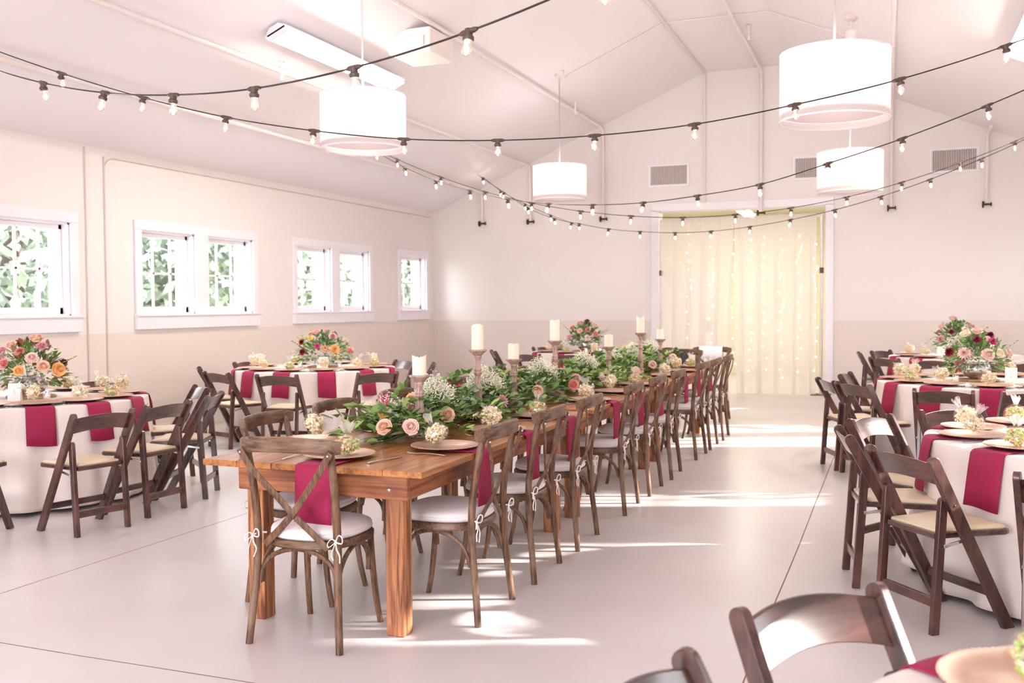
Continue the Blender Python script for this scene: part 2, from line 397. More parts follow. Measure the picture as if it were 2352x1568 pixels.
g.prism([(LX - TH, 0), (DX0, 0), (DX0, ceil_z(DX0) + .1), (LX - TH, EZ + .02)], FY, FY + .3)
g.prism([(DX1, 0), (RX + TH, 0), (RX + TH, EZ + .02), (DX1, ceil_z(DX1) + .1)], FY, FY + .3)
g.prism([(DX0, DZ), (DX1, DZ), (DX1, ceil_z(DX1) + .1), (TR, TZ + .1), (TL, TZ + .1), (DX0, ceil_z(DX0) + .1)], FY, FY + .3)
struct(obj('wall_far', g, M_WALL, smooth=False))
g = G(); BX0, BX1, BZ = -4.6, .2, 3.1  # unseen rear opening, added and sized to let sky light in
g.prism([(LX - TH, 0), (BX0, 0), (BX0, ceil_z(BX0) + .1), (LX - TH, EZ)], BY - .3, BY)
g.prism([(BX1, 0), (RX + TH, 0), (RX + TH, EZ), (BX1, ceil_z(BX1) + .1)], BY - .3, BY)
g.prism([(BX0, BZ), (BX1, BZ), (BX1, ceil_z(BX1) + .1), (TR, TZ + .1), (TL, TZ + .1), (BX0, ceil_z(BX0) + .1)], BY - .3, BY)
struct(obj('wall_rear', g, M_WALL, smooth=False))
g = G(); t_ = .12
out = [(LX - TH, EZ - TH * SL), (TL, TZ), (TR, TZ), (RX + TH, EZ - TH * SL)]
poly = out + [(x, z + t_) for x, z in reversed(out)]
g.prism(poly, BY - .3, FY + .3); struct(obj('ceiling', g, M_CEIL, smooth=False))
g = G(); za = EZ - TH * SL + .01; OV = 1.42
g.prism([(RX + TH, za), (RX + OV, EZ - OV * SL), (RX + OV, EZ - OV * SL + .1), (RX + TH, za + .1)], BY - .3, FY + .3); struct(obj('unseen_overhang', g, M_CEIL, smooth=False))  # unseen roof overhang, added to cut off the highest sun rays
# floor joints: thin dark grooves in the slab
def joint(x0, y0, x1, y1):
    g = G(); n = 24; rnd = random.Random(int(x0 * 10 + y1)); pts = []
    for i in range(n + 1):
        t = i / n; pts.append(((x0 + (x1 - x0) * t) + rnd.uniform(-.003, .003), (y0 + (y1 - y0) * t) + rnd.uniform(-.003, .003), .0004))
    dx, dy = x1 - x0, y1 - y0; L = math.hypot(dx, dy); nx, ny = -dy / L * .0035, dx / L * .0035
    g.grid([[(x - nx, y - ny, z), (x + nx, y + ny, z)] for x, y, z in pts]); struct(obj('trim_1', g, M_JOINT, smooth=False))
M_JOINT = mat('joint_dirt', '#8a6f62', .9, noise_amt=.2)
joint(-.53, 1, -.42, 16.4); joint(-4.24, 1, -4.16, 16.4); joint(-7.8, 3.12, 3.4, 3.12); joint(-7.8, 12.6, 3.4, 12.6)
# windows: casing, sill board, sash with 3 x 2 panes, glass
def window(idx, q, side):
    a, b, n = q; x = LX if side < 0 else RX; s = 1 if side < 0 else -1    # s: into the room
    root = struct(link('window_%d' % idx, None, None, (x, (a + b) / 2, Z0))); yc = (a + b) / 2
    g = G(); d = .035
    ops = openings(a, b, n)
    g.box((s * d / 2, 0, Z1 - Z0 + .055), (d, b - a, .11), .006)
    g.box((s * d / 2, a - yc + .05, (Z1 - Z0) / 2), (d, .10, Z1 - Z0), .006); g.box((s * d / 2, b - yc - .05, (Z1 - Z0) / 2), (d, .10, Z1 - Z0), .006)
    if n == 2: g.box((s * d / 2, 0, (Z1 - Z0) / 2), (d, .24, Z1 - Z0), .006)
    obj('casing', g, M_TRIM, root, smooth=False)
    g = G(); g.box((s * .025, 0, -.085), (.05, b - a + .02, .16), .004); g.box((s * .035, 0, -.006), (.07, b - a + .04, .022), .004)
    obj('window_sill', g, M_TRIM, root, smooth=False)
    for y0, y1 in ops:
        y0 -= yc; y1 -= yc; g = G(); sx = -s * .10; H = Z1 - Z0
        for yy in (y0 + .01, y1 - .01): g.box((-s * TH / 2, yy, H / 2), (TH, .02, H))
        g.box((-s * TH / 2, (y0 + y1) / 2, H - .01), (TH, y1 - y0, .02)); g.box((-s * TH / 2, (y0 + y1) / 2, .01), (TH, y1 - y0, .02))
        obj('window_frame', g, M_TRIM, root, smooth=False)
        g = G(); y0 += .02; y1 -= .02
        for yy in (y0 + .022, y1 - .022): g.box((sx, yy, H / 2), (.04, .044, H - .04), .004)
        g.box((sx, (y0 + y1) / 2, H - .045), (.04, y1 - y0, .05), .004); g.box((sx, (y0 + y1) / 2, .055), (.04, y1 - y0, .07), .004)
        for k in (1, 2): g.box((sx, y0 + (y1 - y0) * k / 3, H / 2), (.025, .022, H - .04))
        g.box((sx, (y0 + y1) / 2, H * .50), (.025, y1 - y0, .022))
        sash = obj('sash', g, M_TRIM, root, smooth=False)
        g = G(); xo = sx; g.add([(xo, y0, .03), (xo, y1, .03), (xo, y1, H - .03), (xo, y0, H - .03)], [(0, 1, 2, 3)]); obj('pane', g, M_GLASS, sash, smooth=False)
    PORT.append((x - s * (TH + .03), yc, (Z0 + Z1) / 2, side, b - a, Z1 - Z0))
for i, q in enumerate(WIN): window(i + 1, q, -1); window(i + 1 + len(WIN), q, 1)
for x, y, z, side, sy, sz in PORT:
    portal('window_daylight', (x, y, z), (0, R(-90) if side < 0 else R(90), 0), sz, sy)
portal('rear_opening_daylight', ((BX0 + BX1) / 2, BY - .35, BZ / 2), (R(90), 0, 0), BX1 - BX0, BZ)
# far doorway trim
g = G(); d = .03; wf = .125
for x in (DX0 - wf / 2 + .015, DX1 + wf / 2 - .015): g.box((x, FY - d / 2, DZ / 2), (wf, d, DZ), .004)
g.box(((DX0 + DX1) / 2, FY - d / 2, DZ + wf / 2 - .015), (DX1 - DX0 + 2 * wf - .03, d, wf), .004)
for x in (DX0 + .01, DX1 - .01): g.box((x, FY + .15, DZ / 2), (.02, .3, DZ))
g.box(((DX0 + DX1) / 2, FY + .15, DZ - .01), (DX1 - DX0, .3, .02))
struct(obj('trim_2', g, M_TRIM, smooth=False))
g = G()
for x0, x1 in ((LX, DX0 - .12), (DX1 + .12, RX)): g.box(((x0 + x1) / 2, FY - .012, .05), (x1 - x0, .024, .10), .004)
struct(obj('baseboard_far', g, M_WALL, smooth=False))
g = G(); g.box((LX + .01, (BY + FY) / 2, .05), (.02, FY - BY, .10), .004); struct(obj('baseboard_left', g, M_WALL, smooth=False))
g = G(); g.box((LX + .015, FY - .015, (EZ + .35) / 2 + .18), (.03, .03, EZ - .35), .004); struct(obj('trim_3', g, M_WALL, smooth=False))
# room behind the doorway
g = G(); y0, y1, x0, x1, zc = FY + .3, FY + 4.3, -5.2, .6, 3.3
g.box(((x0 + x1) / 2, y1 + .05, zc / 2), (x1 - x0, .1, zc)); g.box((x0 - .05, (y0 + y1) / 2, zc / 2), (.1, y1 - y0, zc)); g.box((x1 + .05, (y0 + y1) / 2, zc / 2), (.1, y1 - y0, zc))
struct(obj('wall_back_room', g, M_YW, smooth=False))
g = G(); g.box(((x0 + x1) / 2, (y0 + y1) / 2, zc + .05), (x1 - x0 + .2, y1 - y0, .1)); struct(obj('ceiling_back_room', g, M_YW, smooth=False))
g = G(); g.box((0, 0, 1.05), (1.6, .05, 2.1), .01)
d_ = struct(obj('door_1', g, M_TRIM, smooth=False, loc=(-4.15, y1 - .04, 0)))
g = G(); g.box((.62, -.05, 1.0), (.10, .04, .16), .01); obj('door_handle', g, M_STEEL, d_)
g = G(); g.box((0, 0, 1.1), (.10, 1.2, 2.2), .01); struct(obj('door_2', g, M_GOLD, smooth=False, loc=(x1 - .06, FY + 1.3, 0)))
def fluoro(label, x, ya, yb, z, tilt):
    t = thing('fluorescent_fixture', label, 'ceiling light', (x, (ya + yb) / 2, z))
    t.rotation_euler = (0, tilt, 0); L = yb - ya
    g = G(); g.prism([(-.13, .0), (.13, .0), (.13, .012), (.055, .07), (-.055, .07), (-.13, .012)], -L / 2, L / 2); obj('housing', g, M_TRIM, t, smooth=False)
    for s in (-1, 1):
        g = G(); g.tube([(s * .065, -L / 2 + .03, -.018), (s * .065, L / 2 - .03, -.018)], .019, 10); obj('tube', g, M_TUBE, t)
        g = G(); g.box((0, s * (L / 2 - .015), -.01), (.22, .03, .06), .004); obj('end_cap', g, M_TRIM, t, smooth=False)
    return t
tl = math.atan(SL)
fluoro('long lit fluorescent fixture on the left ceiling slope above the near drum pendant', -5.48, 8.0, 10.45, ceil_z(-5.48) - .11, -tl)
fluoro('lit fluorescent fixture at the top right corner, on the right ceiling slope', 1.25, 9.1, 11.5, ceil_z(1.25) - .11, tl)
t = fluoro('bright fluorescent fixture in the room behind the curtained doorway', -2.46, 17.6, 18.9, 3.13, 0)
for x in (-5.0, -3.9, .7):
    pass
l = bpy.data.lights.new('back_room_lamp', 'AREA'); l.shape = 'RECTANGLE'; l.size = .25; l.size_y = 1.3; l.energy = 50; l.color = (1, .96, .84)
o = bpy.data.objects.new('back_room_lamp', l); COL.objects.link(o); o.location = (-2.46, 18.2, 3.08)
for lx, ly, s_ in ((-5.48, 9.2, -1), (1.25, 10.3, 1)):
    l = bpy.data.lights.new('fixture_lamp', 'AREA'); l.shape = 'RECTANGLE'; l.size = .2; l.size_y = 2.3; l.energy = 40; l.color = (1, .95, .8)
    o = bpy.data.objects.new('fixture_lamp', l); COL.objects.link(o); o.location = (lx, ly, ceil_z(lx) - .17); o.rotation_euler = (0, s_ * tl, 0)
# sprinkler pipes: along the ceiling, then down the far wall, valve at the foot
WORDS = ['nearest the far left corner', 'second from the far left corner', 'behind the far left drum pendant', 'beside the ceiling ridge left of the middle vent', 'passing behind the near right drum pendant', 'right of the right wall vent']
for k, (x, ys) in enumerate([(-6.88, 2), (-5.95, 2), (-4.61, 2), (-1.95, 6), (.03, 6), (1.37, 15.9)]):
    t = thing('sprinkler_pipe', 'white pipe down the far wall, ' + WORDS[k], 'pipe', (x, FY - .07, 2.95), 0, 'white pipes down the far wall')
    zc = ceil_z(x) - .07; pts = [(0, ys - FY, zc - 2.95), (0, -.06, zc - 2.95), (0, -.01, zc - 2.99), (0, 0, zc - 3.06), (0, 0, 0)]
    g = G(); g.tube(pts, .026, 10)
    y = ys + .8
    while y < FY - .3:
        g.tube([(0, y - FY - .03, zc - 2.95), (0, y - FY + .03, zc - 2.95)], .032, 10); y += 3.05
    obj('pipe', g, M_PIPE, t)
    if k != 3 or 1:
        g = G(); M = Matrix.Translation((0, 0, -.02)) @ Matrix.Rotation(R(90), 4, 'Y')
        g.lathe([(.0, -.06), (.05, -.06), (.05, -.04), (.014, -.03), (.014, .05), (.03, .055), (.03, .07), (0, .07)], 14, M=M, cap=False); obj('valve', g, M_DARK, t)
t = thing('sprinkler_pipe', 'plain white pipe dropping from the ceiling edge into the top of the door frame', 'pipe', (-2.87, FY - .05, DZ + .1))
g = G(); g.tube([(0, 2 - FY, TZ - .03 - DZ - .1), (0, -.03, TZ - .03 - DZ - .1), (0, 0, TZ - .1 - DZ - .1), (0, 0, 0)], .014, 8); obj('pipe', g, M_PIPE, t)
for (x, y, lab) in ((-1.95, 13.9, 'over the far tables'), (-4.61, 14.4, 'left of the far left drum pendant rod'), (-5.95, 8.6, 'above the near left drum pendant')):
    g = G(); z = ceil_z(x) - .03; g.tube([(0, 0, 0), (0, 0, -.14)], .012, 8); g.lathe([(0, -.14), (.03, -.145), (.012, -.17), (.02, -.2), (0, -.2)], 10, cap=False); g.lathe([(0, 0), (.04, 0), (.04, -.01), (0, -.01)], 12, cap=False)
    tag(obj('ceiling_sprinkler', g, M_PIPE, loc=(x + .12, y, z + .02)), 'small ceiling sprinkler head ' + lab, 'sprinkler')
# thin tan conduits on the left wall
t = thing('wall_conduit', 'thin tan conduit running straight down the left wall beside the first window', 'conduit', (LX + .012, 8.0, .3))
g = G(); g.tube([(0, 0, 0), (0, 0, 2.84)], .006, 8); obj('pipe', g, M_COND, t)
t = thing('wall_conduit', 'thin tan conduit bending under the eave and following the left wall to the corner', 'conduit', (LX + .012, 8.27, .3))
g = G(); g.tube(smooth_path([(0, 0, 0), (0, 0, 2.55), (0, .01, 2.68), (0, .09, 2.76), (0, .25, 2.77)]) + [(0, 8.0, 2.77)], .006, 8); obj('pipe', g, M_COND, t)
# wall vents
for k, (x0, lab) in enumerate(((-3.79, 'leftmost of the three, above the doorway'), (-1.42, 'partly hidden behind the far right drum pendant'), (.61, 'rightmost, behind the string lights'))):
    t = thing('wall_vent', 'louvred metal air vent on the far wall, ' + lab, 'vent', (x0 + .31, FY, 3.63), 0, 'air vents on the far wall')
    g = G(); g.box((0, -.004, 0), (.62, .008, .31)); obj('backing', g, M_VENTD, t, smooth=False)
    g = G()
    for s in (-1, 1): g.box((s * .33, -.012, 0), (.04, .024, .39), .003); g.box((0, -.012, s * .175), (.62, .024, .04), .003)
    obj('frame', g, M_TRIM, t, smooth=False)
    g = G()
    for j in range(26): g.box((-.3 + j * .024, -.014, 0), (.011, .012, .31))
    obj('louver', g, M_PIPE, t, smooth=False)
g = G(); g.box((0, -.02, 0), (.09, .04, .13), .006); t = tag(obj('switch_box', g, mat('grey_metal', '#b9a9a6', .4, .5, noise_amt=.05), loc=(-3.93, FY, .9)), 'small grey metal switch box on the far wall left of the doorway', 'switch')
g = G(); g.box((0, -.045, 0), (.05, .01, .08), .003); obj('cover_plate', g, M_VENTD, t)
t = thing('ceiling_vent_box', 'boxy cream air diffuser hanging from the left ceiling slope beyond the fluorescent light', 'vent', (-4.85, 9.85, ceil_z(-4.85) - .02))
g = G(); g.box((0, 0, -.12), (.5, .6, .26), .01); obj('housing', g, M_PIPE, t, smooth=False)
g = G(); g.box((0, -.31, -.14), (.36, .02, .12), .004); obj('grille', g, M_PIPE, t, smooth=False)
# pendants
def make_pendant():
    t = thing('drum_pendant', 'x', 'pendant lamp')
    g = G(); n = 48; ro, h = .375, .47
    g.lathe([(ro, 0), (ro, h)], n, cap=False); obj('shade', g, M_SHADE, t)
    g = G()
    for z in (0, h):
        g = G(); g.lathe([(ro - .004, z - .006), (ro + .003, z - .006), (ro + .003, z + .006), (ro - .004, z + .006), (ro - .004, z - .006)], n, cap=False); obj('rim', g, M_TRIM, t)
    g = G(); g.lathe([(0, .05), (ro - .01, .05), (ro - .01, .056), (0, .056)], n, cap=False); obj('diffuser', g, M_SHADE, t)
    g = G()
    for k in range(3): a = 2 * PI * k / 3; g.tube([(0, 0, h - .02), (ro * math.cos(a), ro * math.sin(a), h - .01)], .004, 6)
    obj('spider', g, M_TRIM, t); return t
PD = Proto(make_pendant)
for x, y, z, lab in ((-4.34, 7.64, 2.84, 'near left, under the fluorescent fixture'), (-4.31, 13.08, 2.92, 'far left, the smallest of the four'),
                     (-.37, 7.34, 2.75, 'near right, the largest of the four'), (-.44, 12.34, 2.77, 'far right, covering part of the middle vent')):
    t = PD.put((x, y, z), 0, 'white drum pendant lamp, ' + lab, 'drum pendants on ceiling rods')
    zc = ceil_z(x) - z
    g = G(); g.tube([(0, 0, .44), (0, 0, zc)], .009, 8); obj('rod', g, M_PIPE, t)
    g = G(); g.lathe([(.07, zc + .06), (.07, zc - .05), (.02, zc - .07), (.02, zc - .1), (0, zc - .1)], 16, cap=False); obj('canopy', g, M_PIPE, t)
    l = bpy.data.lights.new('ceiling_fill_light', 'POINT'); l.energy = 13; l.color = (1, .95, .95); l.shadow_soft_size = .12  # added light near the shade's open top, put in to brighten the ceiling
    o = bpy.data.objects.new('ceiling_fill_light', l); COL.objects.link(o); o.location = (x, y, z + .45)
g = G(); yy = 13.3; e = .02
g.tube([(-4.3, yy, ceil_z(-4.3) - e), (TL, yy, TZ - e), (TR, yy, TZ - e), (-.44, yy, ceil_z(-.44) - e)], .009, 8)
tag(obj('ceiling_conduit', g, M_PIPE), 'thin white conduit crossing the ceiling ridge between the two far pendants', 'conduit')
# ------------------------------------------------------------------ outside: lawn and trees seen through the left windows
g = G(); g.box((-22, 18, -.42), (28, 80, .2)); g.box((14.1, 8, -.42), (20, 60, .2)); tag(obj('lawn', g, mat('grass', '#6f8058', .9, noise_amt=.3, noise_scale=2), smooth=False), 'pale sunlit lawn outside the windows', 'lawn', kind='stuff')
M_BARK = mat('bark', '#554540', .9, noise_amt=.3, noise_scale=6)
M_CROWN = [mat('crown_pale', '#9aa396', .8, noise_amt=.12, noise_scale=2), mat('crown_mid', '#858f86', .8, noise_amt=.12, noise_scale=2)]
def crown_mesh(seed, rad, h, n, m, leaf=.3):
    rnd = random.Random(seed); g = G()
    for _ in range(n):
        a, e, q = rnd.uniform(0, 2 * PI), rnd.uniform(-1, 1), rnd.uniform(.35, 1) ** .5
        p = Vector((rad * q * math.cos(a) * math.sqrt(1 - e * e), rad * q * math.sin(a) * math.sqrt(1 - e * e), h * e * q))
        u = Vector((rnd.uniform(-1, 1), rnd.uniform(-1, 1), rnd.uniform(-1, 1))).normalized() * leaf * rnd.uniform(.5, 1)
        v = u.cross(Vector((rnd.uniform(-1, 1), rnd.uniform(-1, 1), rnd.uniform(-1, 1)))).normalized() * leaf * .4
        g.add([p - u, p + v, p + u, p - v], [(0, 1, 2, 3)])
    return g.mesh('crown', m, False)
TW = ['beside the first window', 'outside the gap after the first window', 'outside the second pair of panes', 'between the second and third windows', 'outside the third pair of panes', 'beyond the third window', 'outside the single far window', 'beyond the single far window']
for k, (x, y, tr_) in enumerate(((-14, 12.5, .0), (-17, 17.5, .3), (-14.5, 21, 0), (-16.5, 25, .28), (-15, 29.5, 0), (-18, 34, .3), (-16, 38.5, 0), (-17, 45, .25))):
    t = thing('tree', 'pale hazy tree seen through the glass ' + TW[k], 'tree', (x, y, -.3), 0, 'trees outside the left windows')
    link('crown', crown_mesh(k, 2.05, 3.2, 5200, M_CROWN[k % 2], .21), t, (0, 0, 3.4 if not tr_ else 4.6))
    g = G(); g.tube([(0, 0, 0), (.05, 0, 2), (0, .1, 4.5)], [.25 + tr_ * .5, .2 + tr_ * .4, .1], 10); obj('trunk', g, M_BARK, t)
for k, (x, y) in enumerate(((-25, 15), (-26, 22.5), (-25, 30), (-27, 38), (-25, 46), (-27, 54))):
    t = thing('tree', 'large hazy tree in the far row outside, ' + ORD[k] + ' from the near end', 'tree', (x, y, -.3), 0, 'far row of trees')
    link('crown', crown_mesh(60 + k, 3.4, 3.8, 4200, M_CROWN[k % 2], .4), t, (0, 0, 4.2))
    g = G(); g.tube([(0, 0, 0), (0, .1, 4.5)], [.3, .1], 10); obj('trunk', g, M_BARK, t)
# unseen evergreens added on the sun side to break up the sun patches
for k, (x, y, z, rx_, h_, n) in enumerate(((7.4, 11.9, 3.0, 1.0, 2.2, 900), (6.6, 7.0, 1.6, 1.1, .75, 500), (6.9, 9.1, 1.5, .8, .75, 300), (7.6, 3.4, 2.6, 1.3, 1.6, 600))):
    t = thing('shrub', 'unseen evergreen shrub outside the right wall, ' + ORD[k] + ' along it', 'shrub', (x, y, -.3))
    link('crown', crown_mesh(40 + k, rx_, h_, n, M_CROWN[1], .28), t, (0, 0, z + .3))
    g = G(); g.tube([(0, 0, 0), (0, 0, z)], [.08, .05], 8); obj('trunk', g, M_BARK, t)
# ------------------------------------------------------------------ cross-back chair (faces +y, origin on the floor)
def outline(w, d, p=2.6, n=40, taper=.06):
    o = []
    for k in range(n):
        a = 2 * PI * k / n; c, s = math.cos(a), math.sin(a)
        x = math.copysign(abs(c) ** (2 / p), c) * w / 2; y = math.copysign(abs(s) ** (2 / p), s) * d / 2
        o.append((x * (1 + taper * y / d * 2), y))
    return o
def bow(g, c, s, m=0, r=.0036):
    cx, cy, cz = c; B0 = len(g.v)
    for q in (-1, 1):
        g.tube(smooth_path([(cx, cy, cz), (cx + q * .025, cy - .01, cz + .028), (cx + q * .052, cy - .018, cz + .012), (cx + q * .05, cy - .014, cz - .018), (cx + q * .02, cy - .006, cz - .012), (cx, cy, cz)], 4), r, 6)
        g.tube(smooth_path([(cx, cy, cz), (cx + q * .012, cy - .012, cz - .04), (cx + q * .03, cy - .01, cz - .08), (cx + q * .022 + s * .01, cy - .012, cz - .12)], 4), r, 6)
    g.ball((cx, cy - .003, cz), .009, 8, 6)
    for i in range(B0, len(g.v)):
        x, y, z = g.v[i]; q = .72 if x > cx else .58
        g.v[i] = (cx + (x - cx) * q, cy + (y - cy) * .8, cz + (z - cz) * (.8 if x > cx else .62) + (x - cx) * .25)
def make_xback():
    t = thing('cross_back_chair', 'x', 'chair'); SO = outline(.43, .43)
    for s in (-1, 1):
        g = G(); P = smooth_path([(s * .222, -.237, 0), (s * .210, -.222, .15), (s * .200, -.205, .30), (s * .196, -.198, .44), (s * .196, -.205, .58), (s * .199, -.232, .74), (s * .203, -.262, .875)], 5)
        g.tube(P, [.0158 + .002 * math.sin(PI * i / (len(P) - 1)) for i in range(len(P))], 12); obj('rear_leg', g, M_XW, t)
    for s in (-1, 1):
        g = G(); P = smooth_path([(s * .165, .15, .44), (s * .17, .158, .30), (s * .178, .18, .12), (s * .186, .205, 0)], 5); g.tube(P, [.016 - .003 * i / len(P) for i in range(len(P))], 12); obj('front_leg', g, M_XW, t)
    g = G(); g.loft(SO, [(.96, .420), (1, .428), (1, .447), (.97, .455)]); obj('seat', g, M_XWH, t)
    g = G(); g.loft(outline(.415, .415), [(.94, .456), (1, .466), (1.01, .474), (1, .480), (.99, .482), (1, .486), (.98, .496), (.9, .505), (.6, .510), (.25, .511)]); cu_ = obj('cushion', g, M_CUSH, t, ang=60)
    g = G(); P = []
    for k in range(17):
        u = -1 + k / 8; P.append((u * .240, -.288 + .016 * u * u + .034 * u ** 8, .870 + .010 * (1 - u * u)))
    rr = [1.0] * 17; rr[0] = rr[-1] = .78; rr[1] = rr[-2] = .95
    g.tube(P, rr, 16, ell=(.0135, .034), up=(0, 0, 1)); obj('top_rail', g, M_XWH, t)
    for s in (-1, 1):
        g = G(); P = smooth_path([(s * .219, -.290, .856), (s * .155, -.280, .76), (s * .07, -.25, .66), (0, -.232 - s * .004, .575), (-s * .08, -.214, .50), (-s * .155, -.208, .432)], 5)
        g.tube(P, 1.0, 10, ell=(.0155, .0038), up=(0, 1, 0)); b_ = obj('cross_slat', g, M_XW, t)
        g = G(); g.ball((s * .211, -.296, .843), .006, 8, 5); obj('bolt', g, M_STEEL, b_)
    A = []
    def arch(p, q, mid, zt=.415, zb=.26):
        g = G(); P = []
        for k in range(15):
            a = PI * k / 14; u = (1 - math.cos(a)) / 2; v = math.sin(a) ** .75
            x = p[0] + (q[0] - p[0]) * u; y = p[1] + (q[1] - p[1]) * u
            x += (mid[0] - (p[0] + q[0]) / 2) * v; y += (mid[1] - (p[1] + q[1]) / 2) * v
            P.append((x, y, zb + (zt - zb) * v))
        g.tube(P, .0105, 8); obj('brace', g, M_XW, t)
    arch((-.188, -.197), (.188, -.197), (0, -.18)); arch((-.155, .15), (.155, .15), (0, .155), zb=.29)
    arch((-.186, -.185), (-.158, .14), (-.18, 0)); arch((.186, -.185), (.158, .14), (.18, 0))
    for s in (-1, 1):
        g = G(); g.tube([(s * .17, -.17, .475), (s * .185, -.19, .478), (s * .2, -.222, .475)], .0045, 6); bow(g, (s * .203, -.224, .473), s); obj('cushion_tie', g, M_TIE, t)
    return t
XB = Proto(make_xback)
RY = [4.25, 4.97, 5.70, 6.74, 7.465, 8.20, 9.31, 9.98, 10.70]; LY = [4.23, 4.95, 5.72, 6.76, 7.50, 8.2, 9.3, 10.0, 10.7]
rnd = random.Random(5)
for i, y in enumerate(RY):
    XB.put((-1.965 + .09 * (y - 4.25) / 6.4, y, 0), R(90 + rnd.uniform(-2, 2)), 'weathered wooden cross-back chair, %s from the front on the long table\'s right side' % ORD[i], 'cross-back chairs along the long table')
for i, y in enumerate(LY):
    XB.put((-2.765 + (.04 if i == 0 else 0), y, 0), R(-90 + (4 if i == 0 else rnd.uniform(-3, 3))), 'weathered wooden cross-back chair, %s from the front on the long table\'s left side' % ORD[i], 'cross-back chairs along the long table')
XB.put((-2.36, 3.735, 0), R(1.5), 'weathered wooden cross-back chair at the near head of the long table', 'cross-back chairs at the table heads')
XB.put((-2.32, 11.52, 0), R(180), 'wooden cross-back chair with a black lace shawl at the far table end', 'cross-back chairs at the table heads')
XB.put((-2.10, 12.27, 0), R(178), 'cross-back chair under a white cloth, standing beyond the far table end', 'cross-back chairs at the table heads')
# cloths over the two far chairs
def drape(name, x, y, z, w, dep, hang, m, label, cat, rz=0):
    g = G(); P = []
    sec = [(-dep - .012, -hang), (-dep - .008, -hang * .5), (-dep, -.01), (-dep * .4, .008), (dep * .4, .008), (dep, -.01), (dep + .008, -hang * .5), (dep + .014, -hang * .9)]
    for a, (q, h) in enumerate(sec):
        P.append([((u - 6) / 6 * w / 2, q + .006 * math.sin(u * 1.9 + a), h + (.02 * math.sin(u * 2.3) if a in (0, 7) else 0)) for u in range(13)])
    g.grid(P); o = obj(name, g, m, loc=(x, y, z), rz=rz); tag(o, label, cat)
    md = o.modifiers.new('thick', 'SOLIDIFY'); md.thickness = .004; return o
drape('lace_shawl', -2.34, 11.80, .905, .16, .034, .17, M_LACE, 'black lace shawl hung over the chair back at the far table end', 'shawl')
drape('white_wrap', -2.11, 12.545, .912, .30, .034, .16, M_WHITEC, 'white cloth hung over a chair back before the curtain', 'cloth')
# ------------------------------------------------------------------ folding chair (faces +y)
def make_folding():
    t = thing('folding_chair', 'x', 'chair')
    T0, F0 = Vector((0, -.231, .765)), Vector((0, .185, 0))
    def along(k): return F0 + (T0 - F0) * k
    for s in (-1, 1):
        g = G(); x = s * .208; d = (T0 - F0).normalized(); nrm = Vector((0, d.z, -d.y)); W = .027
        pts = [F0 + nrm * W + Vector((0, .004, 0)), F0 - nrm * W]
        pts[0] = Vector((0, F0.y + W / d.z, 0)); pts[1] = Vector((0, F0.y - W / d.z, 0))
        loop = [pts[0]] + [T0 + nrm * W * math.cos(a) + d * W * math.sin(a) for a in [PI * k / 8 for k in range(9)]] + [pts[1]]
        g.prism([(p.y, p.z) for p in loop], x - .0135, x + .0135, 'x'); o_ = obj('long_leg', g, M_FW, t, ang=30)
        md = o_.modifiers.new('bevel', 'BEVEL'); md.width = .003; md.segments = 2
        for k in (.49, .75):
            g = G(); p = along(k); g.ball((x + s * .012, p.y, p.z), .006, 8, 5); obj('bolt', g, M_DARK, o_)
    for s in (-1, 1):
        g = G(); x = s * .179; w_ = .020; loop = [(-.195 + w_, 0), (-.155 + w_, .585)] + [(-.155 + w_ * math.cos(a), .585 + w_ * math.sin(a)) for a in [PI * k / 6 for k in range(1, 6)]] + [(-.155 - w_, .585), (-.195 - w_, 0)]
        g.prism(loop, x - .013, x + .013, 'x'); o_ = obj('rear_leg', g, M_FW, t, ang=30)
        md = o_.modifiers.new('bevel', 'BEVEL'); md.width = .003; md.segments = 2
    g = G(); P = []; n = 18                                              # curved, crowned back slat
    for k in range(n + 1):
        u = -1 + 2 * k / n; x = u * .197; cv = -.028 * (1 - u * u); up = .022 * (1 - u * u); p = along(.90); lo = along(.80 + .0)
        zt = .757 + up; zb = .655 + up * 1.1
        def yy(z): return F0.y + (T0.y - F0.y) * z / .765 + cv
        P.append([(x, yy(zt) + .006, zt), (x, yy(zt) - .006, zt), (x, yy(zb) - .006, zb), (x, yy(zb) + .006, zb)])
    g.grid(P, closed=True); o_ = obj('back_slat', g, M_FWH, t, ang=50)
    md = o_.modifiers.new('bevel', 'BEVEL'); md.width = .003; md.segments = 2; md.limit_method = 'ANGLE'
    so_ = [(-.165, -.175), (.165, -.175), (.178, -.05), (.21, .19), (.2, .21), (-.2, .21), (-.21, .19), (-.178, -.05)]
    g = G(); g.loft([(x * .92, y) for x, y in so_], [(.97, .415), (1, .42), (1, .438), (.98, .442)]); obj('seat', g, M_FWH, t, ang=30)
    g = G(); g.loft([(x * .88, y * .94 + .002) for x, y in so_], [(.98, .442), (1, .448), (.97, .457), (.85, .462)]); obj('seat_pad', g, M_PAD, t, ang=50)
    g = G(); g.box((0, -.187, .14), (.335, .018, .045), .003); obj('stretcher', g, M_FWH, t, smooth=False)
    p = along(.22); g = G(); g.box((0, p.y, p.z), (.39, .02, .04), .003); obj('stretcher', g, M_FWH, t, smooth=False)
    for s in (-1, 1):
        g = G(); g.beam((s * .196, -.16, .392), (s * .196, -.04, .412), .005, .016, .002); obj('latch_bar', g, M_STEEL, t, smooth=False)
    return t
FC = Proto(make_folding)
